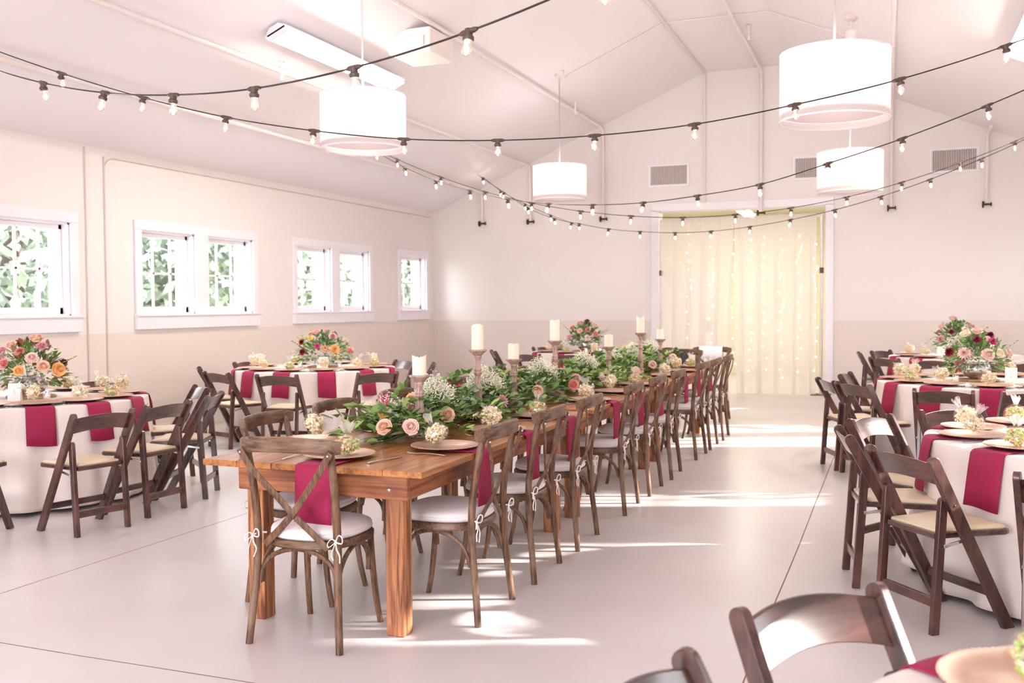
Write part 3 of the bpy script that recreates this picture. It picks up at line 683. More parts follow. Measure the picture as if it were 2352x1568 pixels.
TABS = {  # name: centre, chairs as (top-of-back point, facing deg, words), place-setting angles
 'T1': ((-6.32, 5.75), 'near left round table', [((-4.71, 4.91), 166, 'nearest the aisle, seen from behind'), ((-4.72, 5.53), 178, 'just behind the nearest one'), ((-4.86, 6.22), 204, 'seen edge-on at its right'), ((-5.42, 6.75), 232, 'with a shiny slat'), ((-5.45, 4.32), 112, 'cut off by the left picture edge'), ((-6.78, 7.0), 290, 'half hidden at its far side')], [-62, -36, -10, 17, 46, 76, 108]),
 'T2': ((-6.15, 9.65), 'far left round table', [((-7.10, 8.80), 40, 'leftmost, seen edge-on'), ((-6.45, 8.25), 72, 'second from left, turned right'), ((-5.62, 8.12), 100, 'centre front'), ((-4.82, 8.73), 140, 'right front'), ((-7.2, 9.95), -8, 'behind at the far left'), ((-5.55, 10.75), 242, 'behind at the right, shiny slat'), ((-4.92, 10.25), 205, 'rightmost, behind the near candle')], [-135, -108, -80, -50, -20, 12, 45, 100, 140, 180]),
 'T3': ((-4.15, 14.1), 'far middle round table', [((-5.45, 13.35), 30, 'leftmost, behind the short candle'), ((-4.62, 12.58), 70, 'left front'), ((-4.02, 12.60), 98, 'centre front'), ((-5.1, 14.75), -30, 'far left side'), ((-3.2, 15.1), 228, 'far right side')], [-140, -105, -70, -35, 150, 100, 50]),
 'T4': ((.82, 9.62), 'middle right round table', [((-.52, 9.05), 22, 'leftmost, seen edge-on'), ((-.28, 8.66), 40, 'left front, back toward camera'), ((-.30, 9.88), -10, 'left far side, shiny slat'), ((.40, 8.19), 82, 'centre front, upright back'), ((1.02, 8.17), 100, 'right front')], [-150, -122, -92, -62, 178, 145, 110, 70]),
 'T5': ((.92, 14.0), 'far right round table', [((-.37, 14.05), 5, 'leftmost'), ((-.05, 12.75), 50, 'left front'), ((.50, 12.42), 76, 'centre front'), ((1.28, 12.2), 100, 'right front, reddish'), ((-.10, 14.75), -35, 'far left side')], [-160, -130, -98, -65, 150, 100, 60]),
 'T6': ((1.1, 5.7), 'near right round table', [((.05, 4.73), 39, 'nearest, back toward camera'), ((-.22, 5.42), 10, 'seen from its side'), ((-.10, 6.13), -31, 'with a glaring white slat'), ((.43, 6.62), -60, 'far side, pushed in'), ((.68, 4.24), 75, 'cut off by the right picture edge')], [-170, -136, -100, 160, 125]),
 'T7': ((.79, 1.51), 'foreground round table', [((-.165, 2.325), -42, 'large and blurred'), ((-.413, 1.667), -12, 'only its post tip showing')], [140]),
}
for k, (c, tn, chairs, sets) in TABS.items():
    for (x, y), f, wd in chairs:
        rr_ = math.hypot(x - c[0], y - c[1])
        if k != 'T7' and rr_ < 1.24: x, y = c[0] + (x - c[0]) * 1.24 / rr_, c[1] + (y - c[1]) * 1.24 / rr_
        a = R(f); FC.put((x + .24 * math.cos(a), y + .24 * math.sin(a), 0), a - PI / 2, 'dark folding chair at the %s, %s' % (tn, wd), 'dark folding chairs round the tables')
# ------------------------------------------------------------------ farm tables
def make_farm():
    t = thing('farm_table', 'x', 'table'); L, W = 2.44, 1.12
    g = G(); n = 6
    for k in range(n): g.box((-W / 2 + W * (k + .5) / n, 0, .746), (W / n - .0012, L, .028), .002)
    obj('tabletop', g, M_TBL, t, smooth=False)
    for s in (-1, 1):
        g = G(); g.box((0, s * (L / 2 - .115), .672), (.88, .03, .12), .004); o_ = obj('end_apron', g, M_TBA, t, smooth=False)
        for q in (-1, 1):
            g = G(); g.ball((q * .35, s * (L / 2 - .099), .655), .010, 10, 6, sq=(1, .5, 1)); obj('bolt', g, M_STEEL, o_)
    for s in (-1, 1):
        g = G(); g.box((s * .425, 0, .672), (.03, L - .26, .12), .004); obj('side_apron', g, M_TBAY, t, smooth=False)
    for s in (-1, 1):
        for q in (-1, 1):
            g = G(); g.box((s * .363, q * (L / 2 - .165), .346), (.088, .088, .692), .005); obj('leg', g, M_TBLG, t, smooth=False)
    return t
FT = Proto(make_farm)
for i, y in enumerate((4.88, 7.425, 9.97)):
    FT.put((-2.38, y, 0), 0, 'long brown plank farm table, ' + ['nearest of three in a row', 'middle of three in a row', 'farthest of three in a row'][i], 'farm tables set end to end')
# ------------------------------------------------------------------ round tables under cloths
RT = .9
def make_round():
    t = thing('round_table', 'x', 'table')
    g = G(); g.lathe([(0, .722), (RT - .01, .722), (RT - .005, .735), (RT - .01, .748), (0, .748)], 48, cap=False); obj('tabletop', g, M_TBL, t)
    for k in range(4):
        a = PI / 4 + k * PI / 2; g = G(); g.tube([(.45 * math.cos(a), .45 * math.sin(a), .722), (.5 * math.cos(a), .5 * math.sin(a), 0)], .014, 8); obj('leg', g, M_DARK, t)
    return t
RD = Proto(make_round)
def cloth_mesh(seed, folds):
    rnd = random.Random(seed); g = G(); n = 160; rows = []
    ph = [rnd.uniform(0, 6) for _ in range(4)]
    def fold(a): return .6 * math.sin(folds * a + ph[0] + .7 * math.sin(3 * a + ph[1])) + .4 * math.sin((folds * 1.6 // 1) * a + ph[2])
    for r_ in (0.02, .3, .6, RT - .05, RT): rows.append([(r_ * math.cos(2 * PI * k / n), r_ * math.sin(2 * PI * k / n), .7515) for k in range(n)])
    for h in (.748, .738, .70, .62, .5, .38, .26, .14, .06, .03):
        q = (.75 - h) / .75; row = []
        for k in range(n):
            a = 2 * PI * k / n; f = fold(a); rr = RT + .012 + .06 * q + f * .058 * q ** .7
            row.append((rr * math.cos(a), rr * math.sin(a), h + (0.008 * f * q if h < .1 else 0)))
        rows.append(row)
    g.grid(rows, closed=True); return g.mesh('tablecloth', M_CLOTH, ang=80)
CL = [cloth_mesh(3, 17), cloth_mesh(8, 15)]
NAPW = .10
def edge_napkin_mesh(straight, top, hang, w=.095, seed=0):
    """strip lying on the table from y=-top to the edge at y=0, then hanging (towards +y)"""
    g = G(); P = []; rnd = random.Random(seed); c = rnd.uniform(0, 6); r0 = .010
    st = [(-top, .0), (-top * .5, 0), (-.03, 0), (-.002, -.001), (.008, -.005), (.013 if straight else .021, -.016), (.016 + (0 if straight else .020), -.08), (.018 + (0 if straight else .030), -hang * .6), (.02 + (0 if straight else .043), -hang)]
    for i, (y, z) in enumerate(st):
        row = []
        for j in range(9):
            u = (j - 4) / 4; x = u * w * (1 + .06 * (i / 8)); wob = .004 * math.sin(u * 3 + c + i * .3) * (i > 5)
            yo = y if straight else y - (RT - math.sqrt(RT * RT - x * x)) * (1 if i > 1 else 0)
            row.append((x, yo + wob + .002, z + .004 + (.008 * math.sin(c + u * 1.5) if i == 8 else 0)))
        P.append(row)
    P2 = [[(x, y - .0, z) for x, y, z in row] for row in P]
    g.grid(P2); me = g.mesh('napkin', M_NAP, ang=70); return me
def solid(o, th, off=1):
    m = o.modifiers.new('thick', 'SOLIDIFY'); m.thickness = th; m.offset = off; return o
NAP_R = [edge_napkin_mesh(False, .24, .27, .092, k) for k in range(3)]
NAP_S = [edge_napkin_mesh(True, .30, .29, .088, k) for k in range(3)]
def make_charger():
    t = thing('charger_plate', 'x', 'charger plate'); g = G()
    g.lathe([(0, .006), (.105, .006), (.115, .011), (.155, .016), (.164, .017), (.166, .0155), (.163, .013)], 56, cap=False); obj('plate', g, M_CHG, t)
    g = G(); g.lathe([(.163, .013), (.12, .006), (.105, .0005), (0, .0005)], 56, cap=False); obj('base', g, M_CHGD, t)
    g = G()
    for k in range(72): a = 2 * PI * k / 72; g.ball((.1635 * math.cos(a), .1635 * math.sin(a), .0165), .0028, 5, 4)
    o = obj('beaded_rim', g, M_CHG, t); o['kind'] = 'stuff'
    return t
CH = Proto(make_charger)
def popcorn_mesh(seed, mixed):
    rnd = random.Random(seed); g = G()
    for _ in range(150):
        while True:
            p = Vector((rnd.uniform(-1, 1), rnd.uniform(-1, 1), rnd.uniform(-1, 1)))
            if p.length < 1: break
        c = (p.x * .046, p.y * .043, .039 + p.z * .033); r_ = rnd.uniform(.0055, .0085)
        m = rnd.choice([0, 1, 1, 2]) if mixed else 0
        for _k in range(3):
            q = (c[0] + rnd.uniform(-.006, .006), c[1] + rnd.uniform(-.006, .006), c[2] + rnd.uniform(-.006, .006)); g.ball(q, r_ * rnd.uniform(.5, 1), 6, 4, m, sq=(rnd.uniform(.7, 1.2), rnd.uniform(.7, 1.2), rnd.uniform(.6, 1)))
    g.lathe([(0, .068), (.020, .0675), (.021, .066)], 16, (0, 0, .004), 3, cap=False) if mixed else None
    return g.mesh('popcorn', M_POP, ang=60)
def wrapper_mesh(seed):
    rnd = random.Random(seed); g = G(); n = 28; rows = []; ph = rnd.uniform(0, 6)
    for r_, z in ((.02, .002), (.043, .004), (.053, .018), (.055, .036), (.050, .055), (.038, .072), (.022, .083), (.011, .09)):
        rows.append([(r_ * (1 + .07 * math.sin(k * 2.1 + z * 60 + ph)) * math.cos(2 * PI * k / n), r_ * (1 + .07 * math.cos(k * 1.7 + ph)) * math.sin(2 * PI * k / n), z) for k in range(n)])
    g.grid(rows, closed=True, m=0); rows = []
    for r_, z in ((.011, .09), (.017, .10), (.023, .112), (.029, .124)):
        rows.append([(r_ * (1 + .3 * math.sin(2 * PI * k * 5 / n + ph)) * math.cos(2 * PI * k / n), r_ * .6 * (1 + .3 * math.cos(2 * PI * k * 4 / n + ph)) * math.sin(2 * PI * k / n), z + .008 * math.sin(2 * PI * k * 3 / n)) for k in range(n)])
    g.grid(rows, closed=True, m=1); return g.mesh('wrapper', [M_CELLO, M_CELLO2], ang=180)
POPS = [popcorn_mesh(1, False), popcorn_mesh(2, True), popcorn_mesh(3, False)]; WRAPS = [wrapper_mesh(1), wrapper_mesh(5)]
def bag(x, y, z, rz, kind, label, group='bags of popcorn on the chargers'):
    t = thing('popcorn_bag', label, 'popcorn bag', (x, y, z), rz, group); t.scale = (1.18, 1.18, 1.18)
    if kind % 3 == 2: t.rotation_euler = (R(62), R(8), rz); t.location.z = z + .062; t.location.x -= .03 * math.sin(rz)
    elif kind % 3 == 0: t.rotation_euler = (R(30), 0, rz); t.location.z = z + .026
    link('popcorn', POPS[kind % 3], t); link('wrapper', WRAPS[kind % 2], t)
    return t
def make_fork():
    t = thing('fork', 'x', 'fork'); g = G()
    P = [(0, -.095, .002), (0, -.05, .005), (0, 0, .007), (0, .04, .005), (0, .055, .004)]
    g.tube(smooth_path(P, 3), [.0055] * 3 + [.0045] * 3 + [.0035] * 7, 8, ell=(1, .35), up=(0, 0, 1)); obj('handle', g, M_STEEL, t)
    g = G(); g.tube([(0, .053, .004), (0, .062, .004), (0, .07, .003)], [.004, .010, .0115], 8, ell=(1, .12), up=(0, 0, 1))
    for k in range(4): g.tube([((k - 1.5) * .0062, .068, .003), ((k - 1.5) * .0062, .085, .0035), ((k - 1.5) * .006, .10, .008)], .0014, 5)
    obj('tines', g, M_STEEL, t); return t
def make_knife():
    t = thing('table_knife', 'x', 'knife'); g = G()
    g.tube(smooth_path([(0, -.10, .004), (0, -.05, .0045), (0, 0, .0045)], 3), [.0068] * 3 + [.006] * 4, 8, ell=(1, .5), up=(0, 0, 1)); obj('handle', g, M_STEEL, t)
    g = G(); g.tube([(0, -.002, .0045), (0, .03, .004), (.001, .09, .004), (.003, .118, .004)], [.0045, .0075, .008, .002], 8, ell=(1, .12), up=(0, 0, 1)); obj('blade', g, M_STEEL, t); return t
FK, KN = Proto(make_fork), Proto(make_knife)
SIDE = {'T1': ['at the near left rim', 'at the front rim', 'at the front right rim', 'at the right rim', 'at the far right rim', 'at the far rim, right', 'at the far rim, left'],
        }
def clock(a):
    a = (a + 180) % 360 - 180
    names = [(-180, 'left'), (-150, 'left-front'), (-120, 'front-left'), (-90, 'front'), (-60, 'front-right'), (-30, 'right-front'), (0, 'right'), (30, 'right-back'), (60, 'back-right'), (90, 'back'), (120, 'back-left'), (150, 'left-back'), (180, 'left')]
    return min(names, key=lambda q: abs(q[0] - a))[1]
cnt = 0
for k, (c, tn, chairs, sets) in TABS.items():
    RD.put((c[0], c[1], 0), cnt, 'round table hidden under a floor-length ivory cloth, ' + tn, 'round dining tables')
    link_ = link('tablecloth', CL[cnt % 2], None, (c[0], c[1], 0), cnt * 1.3); tag(link_, 'ivory floor-length tablecloth over the ' + tn, 'tablecloth', 'ivory tablecloths'); solid(link_, .003)
    cnt += 1
    used = {}
    for j, a in enumerate(sets):
        ar = R(a); ux, uy = math.cos(ar), math.sin(ar); wd = clock(a)
        rz = ar - PI / 2
        if wd in used: wd = 'inner ' + wd
        used[wd] = 1
        px, py = c[0] + ux * .70, c[1] + uy * .70
        o = link('napkin', NAP_R[(j + cnt) % 3], None, (c[0] + ux * RT, c[1] + uy * RT, .753), rz); solid(o, .003)
        tag(o, 'burgundy napkin hanging over the %s edge of the %s' % (wd, tn), 'napkin', 'burgundy napkins')
        CH.put((px, py, .762), 0, 'rose-gold charger plate on the %s side of the %s' % (wd, tn), 'charger plates')
        bag(px + .02 * ux + (.03 if k == 'T7' else 0), py - .01 + (.03 if k == 'T7' else 0), .770, rz + (j * 1.1), j + cnt, 'bag of %s popcorn on the %s charger of the %s' % (['cream', 'green', 'cream'][(j + cnt) % 3], wd, tn))
        fx, fy = -uy, ux
        FK.put((px + fx * .20, py + fy * .20, .755), rz + PI, 'steel fork beside the %s charger of the %s' % (wd, tn), 'forks')
        KN.put((px - fx * .20, py - fy * .20, .755), rz + PI, 'steel knife beside the %s charger of the %s' % (wd, tn), 'knives')
# long table settings
for side, ys, sx in (('right', RY, 1), ('left', LY, -1)):
    for i, y in enumerate(ys):
        y2 = y + (.05 if i == 0 else 0); rz = R(-90) if sx > 0 else R(90); px = -2.38 + sx * .37
        wd = '%s on the long table\'s %s side' % (ORD[i], side)
        o = link('napkin', NAP_S[i % 3], None, (-2.38 + sx * .56, y2 + .01, .760), rz); solid(o, .003)
        tag(o, 'burgundy napkin hanging from the edge, ' + wd, 'napkin', 'burgundy napkins')
        CH.put((px, y2, .766), 0, 'rose-gold charger plate, ' + wd, 'charger plates')
        bag(px - sx * .01, y2 - .03, .774, rz + i * 1.7 + (1 if sx < 0 else 0), (i * 2 + (0 if sx > 0 else 2)) % 3 if i else (0 if sx > 0 else 2), 'clear popcorn bag on a charger, ' + wd)
        FK.put((px + .0 * sx, y2 - .205 * (1), .762), rz + PI, 'steel fork near the charger, ' + wd, 'forks')
        KN.put((px, y2 + .205, .762), rz + PI, 'steel knife near the charger, ' + wd, 'knives')
o = link('napkin', NAP_S[1], None, (-2.34, 3.66, .760), PI); solid(o, .003); tag(o, 'burgundy napkin hanging down the near end of the long table', 'napkin', 'burgundy napkins')
CH.put((-2.36, 3.90, .766), 0, 'rose-gold charger plate at the near head of the long table', 'charger plates')
bag(-2.33, 3.92, .774, .4, 1, 'clear bag of green and orange popcorn on the near head charger')
FK.put((-2.57, 3.84, .762), 0, 'steel fork left of the near head charger', 'forks'); KN.put((-2.12, 3.88, .762), R(-14), 'steel knife right of the near head charger', 'knives')
CH.put((-2.36, 10.98, .766), 0, 'rose-gold charger plate at the far head of the long table', 'charger plates')
bag(-2.33, 10.98, .774, .4, 0, 'clear popcorn bag on the far head charger')
# ------------------------------------------------------------------ candlesticks and candles
def stick_mesh(h):
    k = h / .425; g = G()
    pr = [(0, 0), (.072, 0), (.075, .008), (.073, .024), (.060, .030), (.034, .040), (.026, .052), (.030, .060), (.022, .070), (.026, .11 * k), (.027, .16 * k), (.020, .235 * k), (.017, .262 * k), (.024, .270 * k), (.027, .282 * k), (.022, .292 * k), (.026, .300 * k), (.020, .312 * k), (.016, .335 * k), (.020, h - .055), (.026, h - .045), (.024, h - .038), (.040, h - .020), (.052, h - .012), (.057, h - .006), (.057, h), (0, h)]
    g.lathe(pr, 32, cap=False); return g.mesh('candlestick', M_STICK, ang=35)
def candle_mesh(h, seed):
    g = G(); n = 32; rows = []; rnd = random.Random(seed); ph = rnd.uniform(0, 6)
    for r_, z in ((.0, 0), (.037, 0), (.038, .004), (.038, h - .02), (.038, h), (.035, h + .001), (.030, h - .008), (.0, h - .012)):
        rows.append([(r_ * math.cos(2 * PI * k / n), r_ * math.sin(2 * PI * k / n), z + (.006 * math.sin(2 * PI * k / n * 2 + ph) if z > h - .01 and r_ > .03 else 0)) for k in range(n)])
    g.grid(rows, closed=True); return g.mesh('candle', M_CAND, ang=50)
ST = {'short': stick_mesh(.325), 'tall': stick_mesh(.420)}; CN = {'short': candle_mesh(.10, 1), 'tall': candle_mesh(.152, 2)}
for i, (x, y, kd) in enumerate(((-2.335, 4.68, 'short'), (-2.38, 5.58, 'tall'), (-2.405, 6.27, 'short'), (-2.40, 7.15, 'tall'), (-2.30, 8.34, 'short'), (-2.24, 9.28, 'tall'), (-2.26, 10.25, 'short'))):
    o = link('candlestick', ST[kd], None, (x, y, .762)); tag(o, '%s whitewashed turned wooden candlestick, %s from the front' % (kd, ORD[i]), 'candlestick', 'candlesticks down the long table')
    z = .763 + (.325 if kd == 'short' else .420)
    o = link('pillar_candle', CN[kd], None, (x, y, z), i * 1.1); tag(o, '%s ivory pillar candle on the candlestick %s from the front' % (kd, ORD[i]), 'candle', 'pillar candles')
    g = G(); h = .088 if kd == 'short' else .14; g.tube([(0, 0, h), (0, 0, h + .014)], .0015, 5); obj('wick', g, M_WIRE, o)
# ------------------------------------------------------------------ flowers and leaves
def leaf(g, p, d, L, W, m=0, rnd=random, up=None, n=2):
    """folded, slightly curled leaf from p along d"""
    d = Vector(d).normalized(); u = Vector(up) if up else Vector((rnd.uniform(-.6, .6), rnd.uniform(-.6, .6), 1))
    s = d.cross(u)
    if s.length < .05: s = d.cross(Vector((1, 0, 0)))
    s.normalize(); u = s.cross(d).normalized(); p = Vector(p); cr = rnd.uniform(-.25, .1)
    pts = []
    for k, w in ((0, .12), (.25, .85), (.55, 1), (.8, .6), (1, .0)):
        c = p + d * L * k + u * (cr * L * k * k)
        if w == 0: pts.append([c, c, c])
        else: pts.append([c - s * W * w + u * W * w * .35, c, c + s * W * w + u * W * w * .35])
    v = [q for r_ in pts for q in r_]; f = []
    for i in range(4):
        for j in range(2):
            a = i * 3 + j; f.append((a, a + 1, a + 4, a + 3))
    g.add(v, f, m)
def rose_mesh(col, seed=0, R0=.038):
    rnd = random.Random(seed); g = G()
    for ring, (n, tilt, L, W, off) in enumerate(((5, 50, 1.0, 1.15, .10), (5, 34, .98, 1.1, .22), (5, 22, .95, 1.0, .35), (5, 14, .90, .8, .48), (4, 8, .86, .6, .56), (3, 3, .82, .4, .6))):
        for k in range(n):
            a = 2 * PI * (k + ring * .37) / n + rnd.uniform(-.1, .1); T = R(tilt + rnd.uniform(-5, 5)); rows = []
            for i in range(5):
                q = i / 4; rr = (.12 + (math.sin(T) * q * 1.0) + .12 * math.sin(q * PI) * (1 - off)); zz = .25 + (off * .3) + math.cos(T) * q * L * .95 + (.0 if q < 1 else -.03)
                if ring < 2 and i == 4: rr += .10; zz -= .06
                row = []
                for j in range(5):
                    u = (j - 2) / 2; ww = W * (.35 + .65 * math.sin(min(1, q * 1.15 + .12) * PI / 2)) * (1 if i < 4 else .82)
                    aa = a + u * ww * .75 / max(.5, rr + .3); r2 = rr * (1 + .04 * abs(u)) ; row.append((R0 * r2 * math.cos(aa), R0 * r2 * math.sin(aa), R0 * (zz - .10 * abs(u) ** 2)))
                rows.append(row)
            g.grid(rows)
    g.lathe([(R0 * .2, R0 * .1), (R0 * .62, R0 * .3), (R0 * .66, R0 * .5), (R0 * .5, R0 * .78), (R0 * .28, R0 * .92), (0, R0 * .98)], 14, cap=False)
    g.ball((0, 0, R0 * .85), R0 * .16, 8, 6, sq=(1, 1, 1.6)); return g.mesh('rose', M_FL[col], ang=60)
def dahlia_mesh(col, seed=0, R0=.042):
    rnd = random.Random(seed); g = G()
    for ring in range(6):
        n = 15 - ring; tilt = R(88 - ring * 15)
        for k in range(n):
            a = 2 * PI * (k + ring * .5) / n + rnd.uniform(-.08, .08); L = R0 * (1 - ring * .10) * rnd.uniform(.9, 1.05)
            d = Vector((math.sin(tilt) * math.cos(a), math.sin(tilt) * math.sin(a), math.cos(tilt)))
            leaf(g, (d.x * .004, d.y * .004, .008 + ring * .003), d, L, R0 * .16, 0, rnd, up=(-d.x * math.cos(tilt), -d.y * math.cos(tilt), math.sin(tilt)))
    return g.mesh('dahlia', M_FL[col], ang=70)
CACHE = {}
def fl(kind, col):
    if (kind, col) not in CACHE: CACHE[(kind, col)] = rose_mesh(col, len(CACHE)) if kind == 'rose' else dahlia_mesh(col, len(CACHE))
    return CACHE[(kind, col)]
def aim(v, spin=0):
    q = Vector(v).to_track_quat('Z', 'Y'); return (q.to_matrix().to_4x4() @ Matrix.Rotation(spin, 4, 'Z')).to_euler()
def filler(g, base, n, rad, h, rnd, m_st=0, m_b=1, flat=.9):
    """airy spray: thin stems ending in clusters of little pointed buds"""
    for _ in range(n):
        a = rnd.uniform(0, 2 * PI); q = rnd.uniform(0, 1) ** .6; e = Vector((rad * q * math.cos(a), rad * q * math.sin(a), h * (1 - .45 * q * q) * rnd.uniform(.62, 1)))
        P = [Vector(base), Vector(base) + Vector((e.x * .35, e.y * .35, e.z * .6)), Vector(base) + e]
        g.tube(P, .0009, 3, False, m_st)
        for _k in range(10):
            d = Vector((rnd.gauss(0, .8), rnd.gauss(0, .8), rnd.uniform(-.3, 1.2))).normalized(); p = P[2] + Vector((rnd.gauss(0, .012), rnd.gauss(0, .012), rnd.gauss(-.006, .012))); L = rnd.uniform(.009, .015)
            s = d.cross(Vector((.3, .5, .8))).normalized() * L * .27; t_ = d.cross(s).normalized() * L * .27
            v = [p, p + d * L * .6 + s, p + d * L * .6 + t_, p + d * L * .6 - s, p + d * L * .6 - t_, p + d * L]
            g.add(v, [(0, 2, 1), (0, 3, 2), (0, 4, 3), (0, 1, 4), (5, 1, 2), (5, 2, 3), (5, 3, 4), (5, 4, 1)], m_b)
# one thick table garland, its foliage in four kinds of leaf
GX = lambda y: -2.43 + .03 * math.sin(y * 1.7)
rnd = random.Random(11)
gar = thing('greenery_garland', 'long green leafy garland with roses down the middle of the long table', 'garland', (-2.43, 7.5, .76))
kinds = [(M_GREEN[0], .076, .021, 2700, 'broad_leaf'), (M_GREEN[2], .066, .017, 1300, 'dark_leaf'), (M_GREEN[1], .042, .016, 700, 'eucalyptus_leaf'), (M_GREEN[3], .075, .011, 1300, 'narrow_leaf')]
CUPS = [(-2.475, 4.53), (-2.415, 5.03), (-2.45, 5.86), (-2.44, 6.95), (-2.40, 7.92), (-2.45, 8.9), (-2.45, 9.75), (-2.45, 10.55)]
SP = [(-2.335, 4.68), (-2.38, 5.58), (-2.405, 6.27), (-2.40, 7.15), (-2.30, 8.34), (-2.24, 9.28), (-2.26, 10.25)]
ROSES = [(-2.315, 4.27, .845, 'peach', 'rose', (.1, -1, .5)), (-2.225, 4.36, .84, 'blush', 'rose', (.5, -1, .45)), (-2.43, 4.80, .87, 'blush', 'rose', (.2, -.8, .6)), (-2.27, 4.88, .845, 'peach', 'rose', (.7, -1, .4)),
         (-2.66, 5.25, .88, 'apricot', 'rose', (0, -1, .5)), (-2.27, 5.23, .83, 'blush', 'dahlia', (.8, -.8, .5)), (-2.56, 5.72, .90, 'hot_pink', 'dahlia', (0, -1, .5)), (-2.62, 5.45, .92, 'yellow', 'rose', (.1, -1, .4)),
         (-2.28, 5.72, .84, 'pink', 'dahlia', (.6, -.8, .5)), (-2.52, 6.62, .88, 'apricot', 'rose', (.1, -1, .4)), (-2.30, 6.45, .845, 'peach', 'rose', (.6, -1, .3)), (-2.36, 6.66, .86, 'blush', 'dahlia', (.4, -1, .4)), (-2.56, 6.2, .88, 'burgundy', 'dahlia', (0, -1, .4)),
         (-2.22, 7.02, .845, 'coral', 'rose', (.7, -1, .3)), (-2.30, 7.36, .86, 'blush', 'rose', (.4, -1, .5)), (-2.20, 7.80, .85, 'pink', 'rose', (.6, -1, .3)), (-2.24, 8.08, .86, 'cream', 'rose', (.6, -1, .3)), (-2.46, 8.55, .89, 'coral', 'rose', (.2, -1, .5)),
         (-2.16, 8.72, .84, 'peach', 'rose', (.6, -1, .3)), (-2.48, 9.35, .89, 'blush', 'rose', (.1, -1, .5)), (-2.18, 9.5, .85, 'blush', 'rose', (.5, -1, .3)), (-2.42, 10.05, .88, 'pink', 'rose', (0, -1, .4)), (-2.2, 10.6, .86, 'cream', 'rose', (.3, -1, .4)), (-2.5, 7.6, .885, 'blush', 'rose', (0, -1, .6))]
for m, L, W, n, nm in kinds:
    g = G()
    for _ in range(n // 6):
        y = rnd.uniform(4.28, 10.85); sp = rnd.gauss(0, .12); sp = max(-.27, min(.24, sp)); x = GX(y) + sp
        z = .775 + max(0, .12 * (1 - (sp / .26) ** 2)) * rnd.uniform(.1, 1.15) + (rnd.uniform(0, .12) if rnd.random() < .25 else 0)
        a = rnd.uniform(0, 2 * PI); up_ = rnd.uniform(-.15, .85); dirv = Vector((math.cos(a) + sp * 3, math.sin(a), up_)).normalized(); P = []
        Ls = rnd.uniform(.09, .16)
        for k in range(6):
            q = k / 5; p = Vector((x, y, z)) + dirv * Ls * q + Vector((0, 0, -.05 * q * q)); p.z = max(p.z, .768)
            if any((p.x - cx) ** 2 + (p.y - cy) ** 2 < .045 ** 2 for cx, cy in CUPS + SP): continue
            if any(0 < (p.x - cx) * .43 - (p.y - cy) * .9 < .19 and abs((p.x - cx) * .9 + (p.y - cy) * .43) < .042 for cx, cy in CUPS[1:]): continue
            if any((p.x - q_[0]) ** 2 + (p.y - q_[1] + .02) ** 2 < .052 ** 2 and p.z > q_[2] - .05 for q_ in ROSES): continue
            P.append(p); s = dirv.cross(Vector((0, 0, 1))).normalized() * (1 if k % 2 else -1)
            d = (dirv * .7 + s * .9 + Vector((0, 0, rnd.uniform(-.1, .5)))).normalized()
            if p.z < .79: d.z = abs(d.z) * .4 + .05
            p2 = p - Vector((GX(7.5) * 0 - 2.43, 7.5, .76)); leaf(g, p2, d, L * rnd.uniform(.7, 1.15), W * rnd.uniform(.8, 1.2), 0, rnd)
    o = obj(nm, g, m, gar, ang=60); o['kind'] = 'stuff'
g = G()
for k in range(5):
    P = [(GX(y / 10) + .05 * math.sin(y * .37 + k * 1.3) + 2.43, y / 10 - 7.5, .025 + .02 * math.sin(y * .5 + k)) for y in range(43, 109)]
    g.tube(P, .004, 5)
o = obj('stems', g, M_STEM, gar)
for x, y, z, c, kd, d in ROSES:
    o = link(kd, fl(kd, c), gar, (x + 2.43, y - 7.5, z - .755), rot=aim(d, x * 9)); o.scale = (1.12,) * 3; o['label'] = '%s %s bloom' % (c.replace('_', ' '), kd)
# silver cups of white filler
def cup_root():
    t = thing('silver_cup', 'x', 'cup'); g = G()
    g.lathe([(0, 0), (.033, 0), (.034, .004), (.028, .008), (.028, .02), (.038, .105), (.0405, .107), (.0405, .111), (.037, .109), (.026, .02), (0, .018)], 36, cap=False); obj('cup', g, M_SILVER, t); return t
CR = Proto(cup_root); FM = []
for sd in range(3):
    g = G(); filler(g, (0, 0, .07), 130, .125, .235, random.Random(sd + 20)); FM.append(g.mesh('white_filler', [M_STEM, M_BUD], False))
for i, (x, y) in enumerate(CUPS):
    t = CR.put((x, y, .761), i, 'small silver cup %s, %s from the front' % ('of orange and pink mixed flowers' if i == 0 else 'of airy white filler flowers', ORD[i]), 'silver cups in the garland')
    if i: link('white_filler', FM[i % 3], t, (0, 0, 0), i * 2.2)
t_ = [o for o in COL.objects if o.name == 'silver_cup'][0]
g = G(); rr = random.Random(4)
for _ in range(60):
    a = rr.uniform(0, 2 * PI); q = rr.uniform(.3, 1.1); leaf(g, (0, 0, .10), (math.cos(a) * q, math.sin(a) * q, rr.uniform(.2, 1)), rr.uniform(.06, .12), .004, 0, rr)
obj('grass_leaf', g, M_GREEN[3], t_, ang=60)['kind'] = 'stuff'
g = G()
for _ in range(26):
    a = rr.uniform(0, 2 * PI); q = rr.uniform(0, .05); g.ball((q * math.cos(a) - .02, q * math.sin(a), rr.uniform(.13, .19)), .006, 6, 4)
obj('orange_berry', g, M_FL['coral'], t_)['kind'] = 'stuff'
for k in range(5):
    g = G(); x = (k - 2) * .014; y = .01 * (k % 2)
    for j in range(10): g.ball((x + rr.uniform(-.003, .003), y + rr.uniform(-.003, .003), .15 + j * .008 + .006 * k % .03), .007 * (1 - j * .06), 6, 4)
    obj('pink_spike', g, M_FL['hot_pink'], t_)
o = link('rose', fl('rose', 'yellow'), t_, (.03, -.035, .125), rot=aim((.5, -.8, .6)))
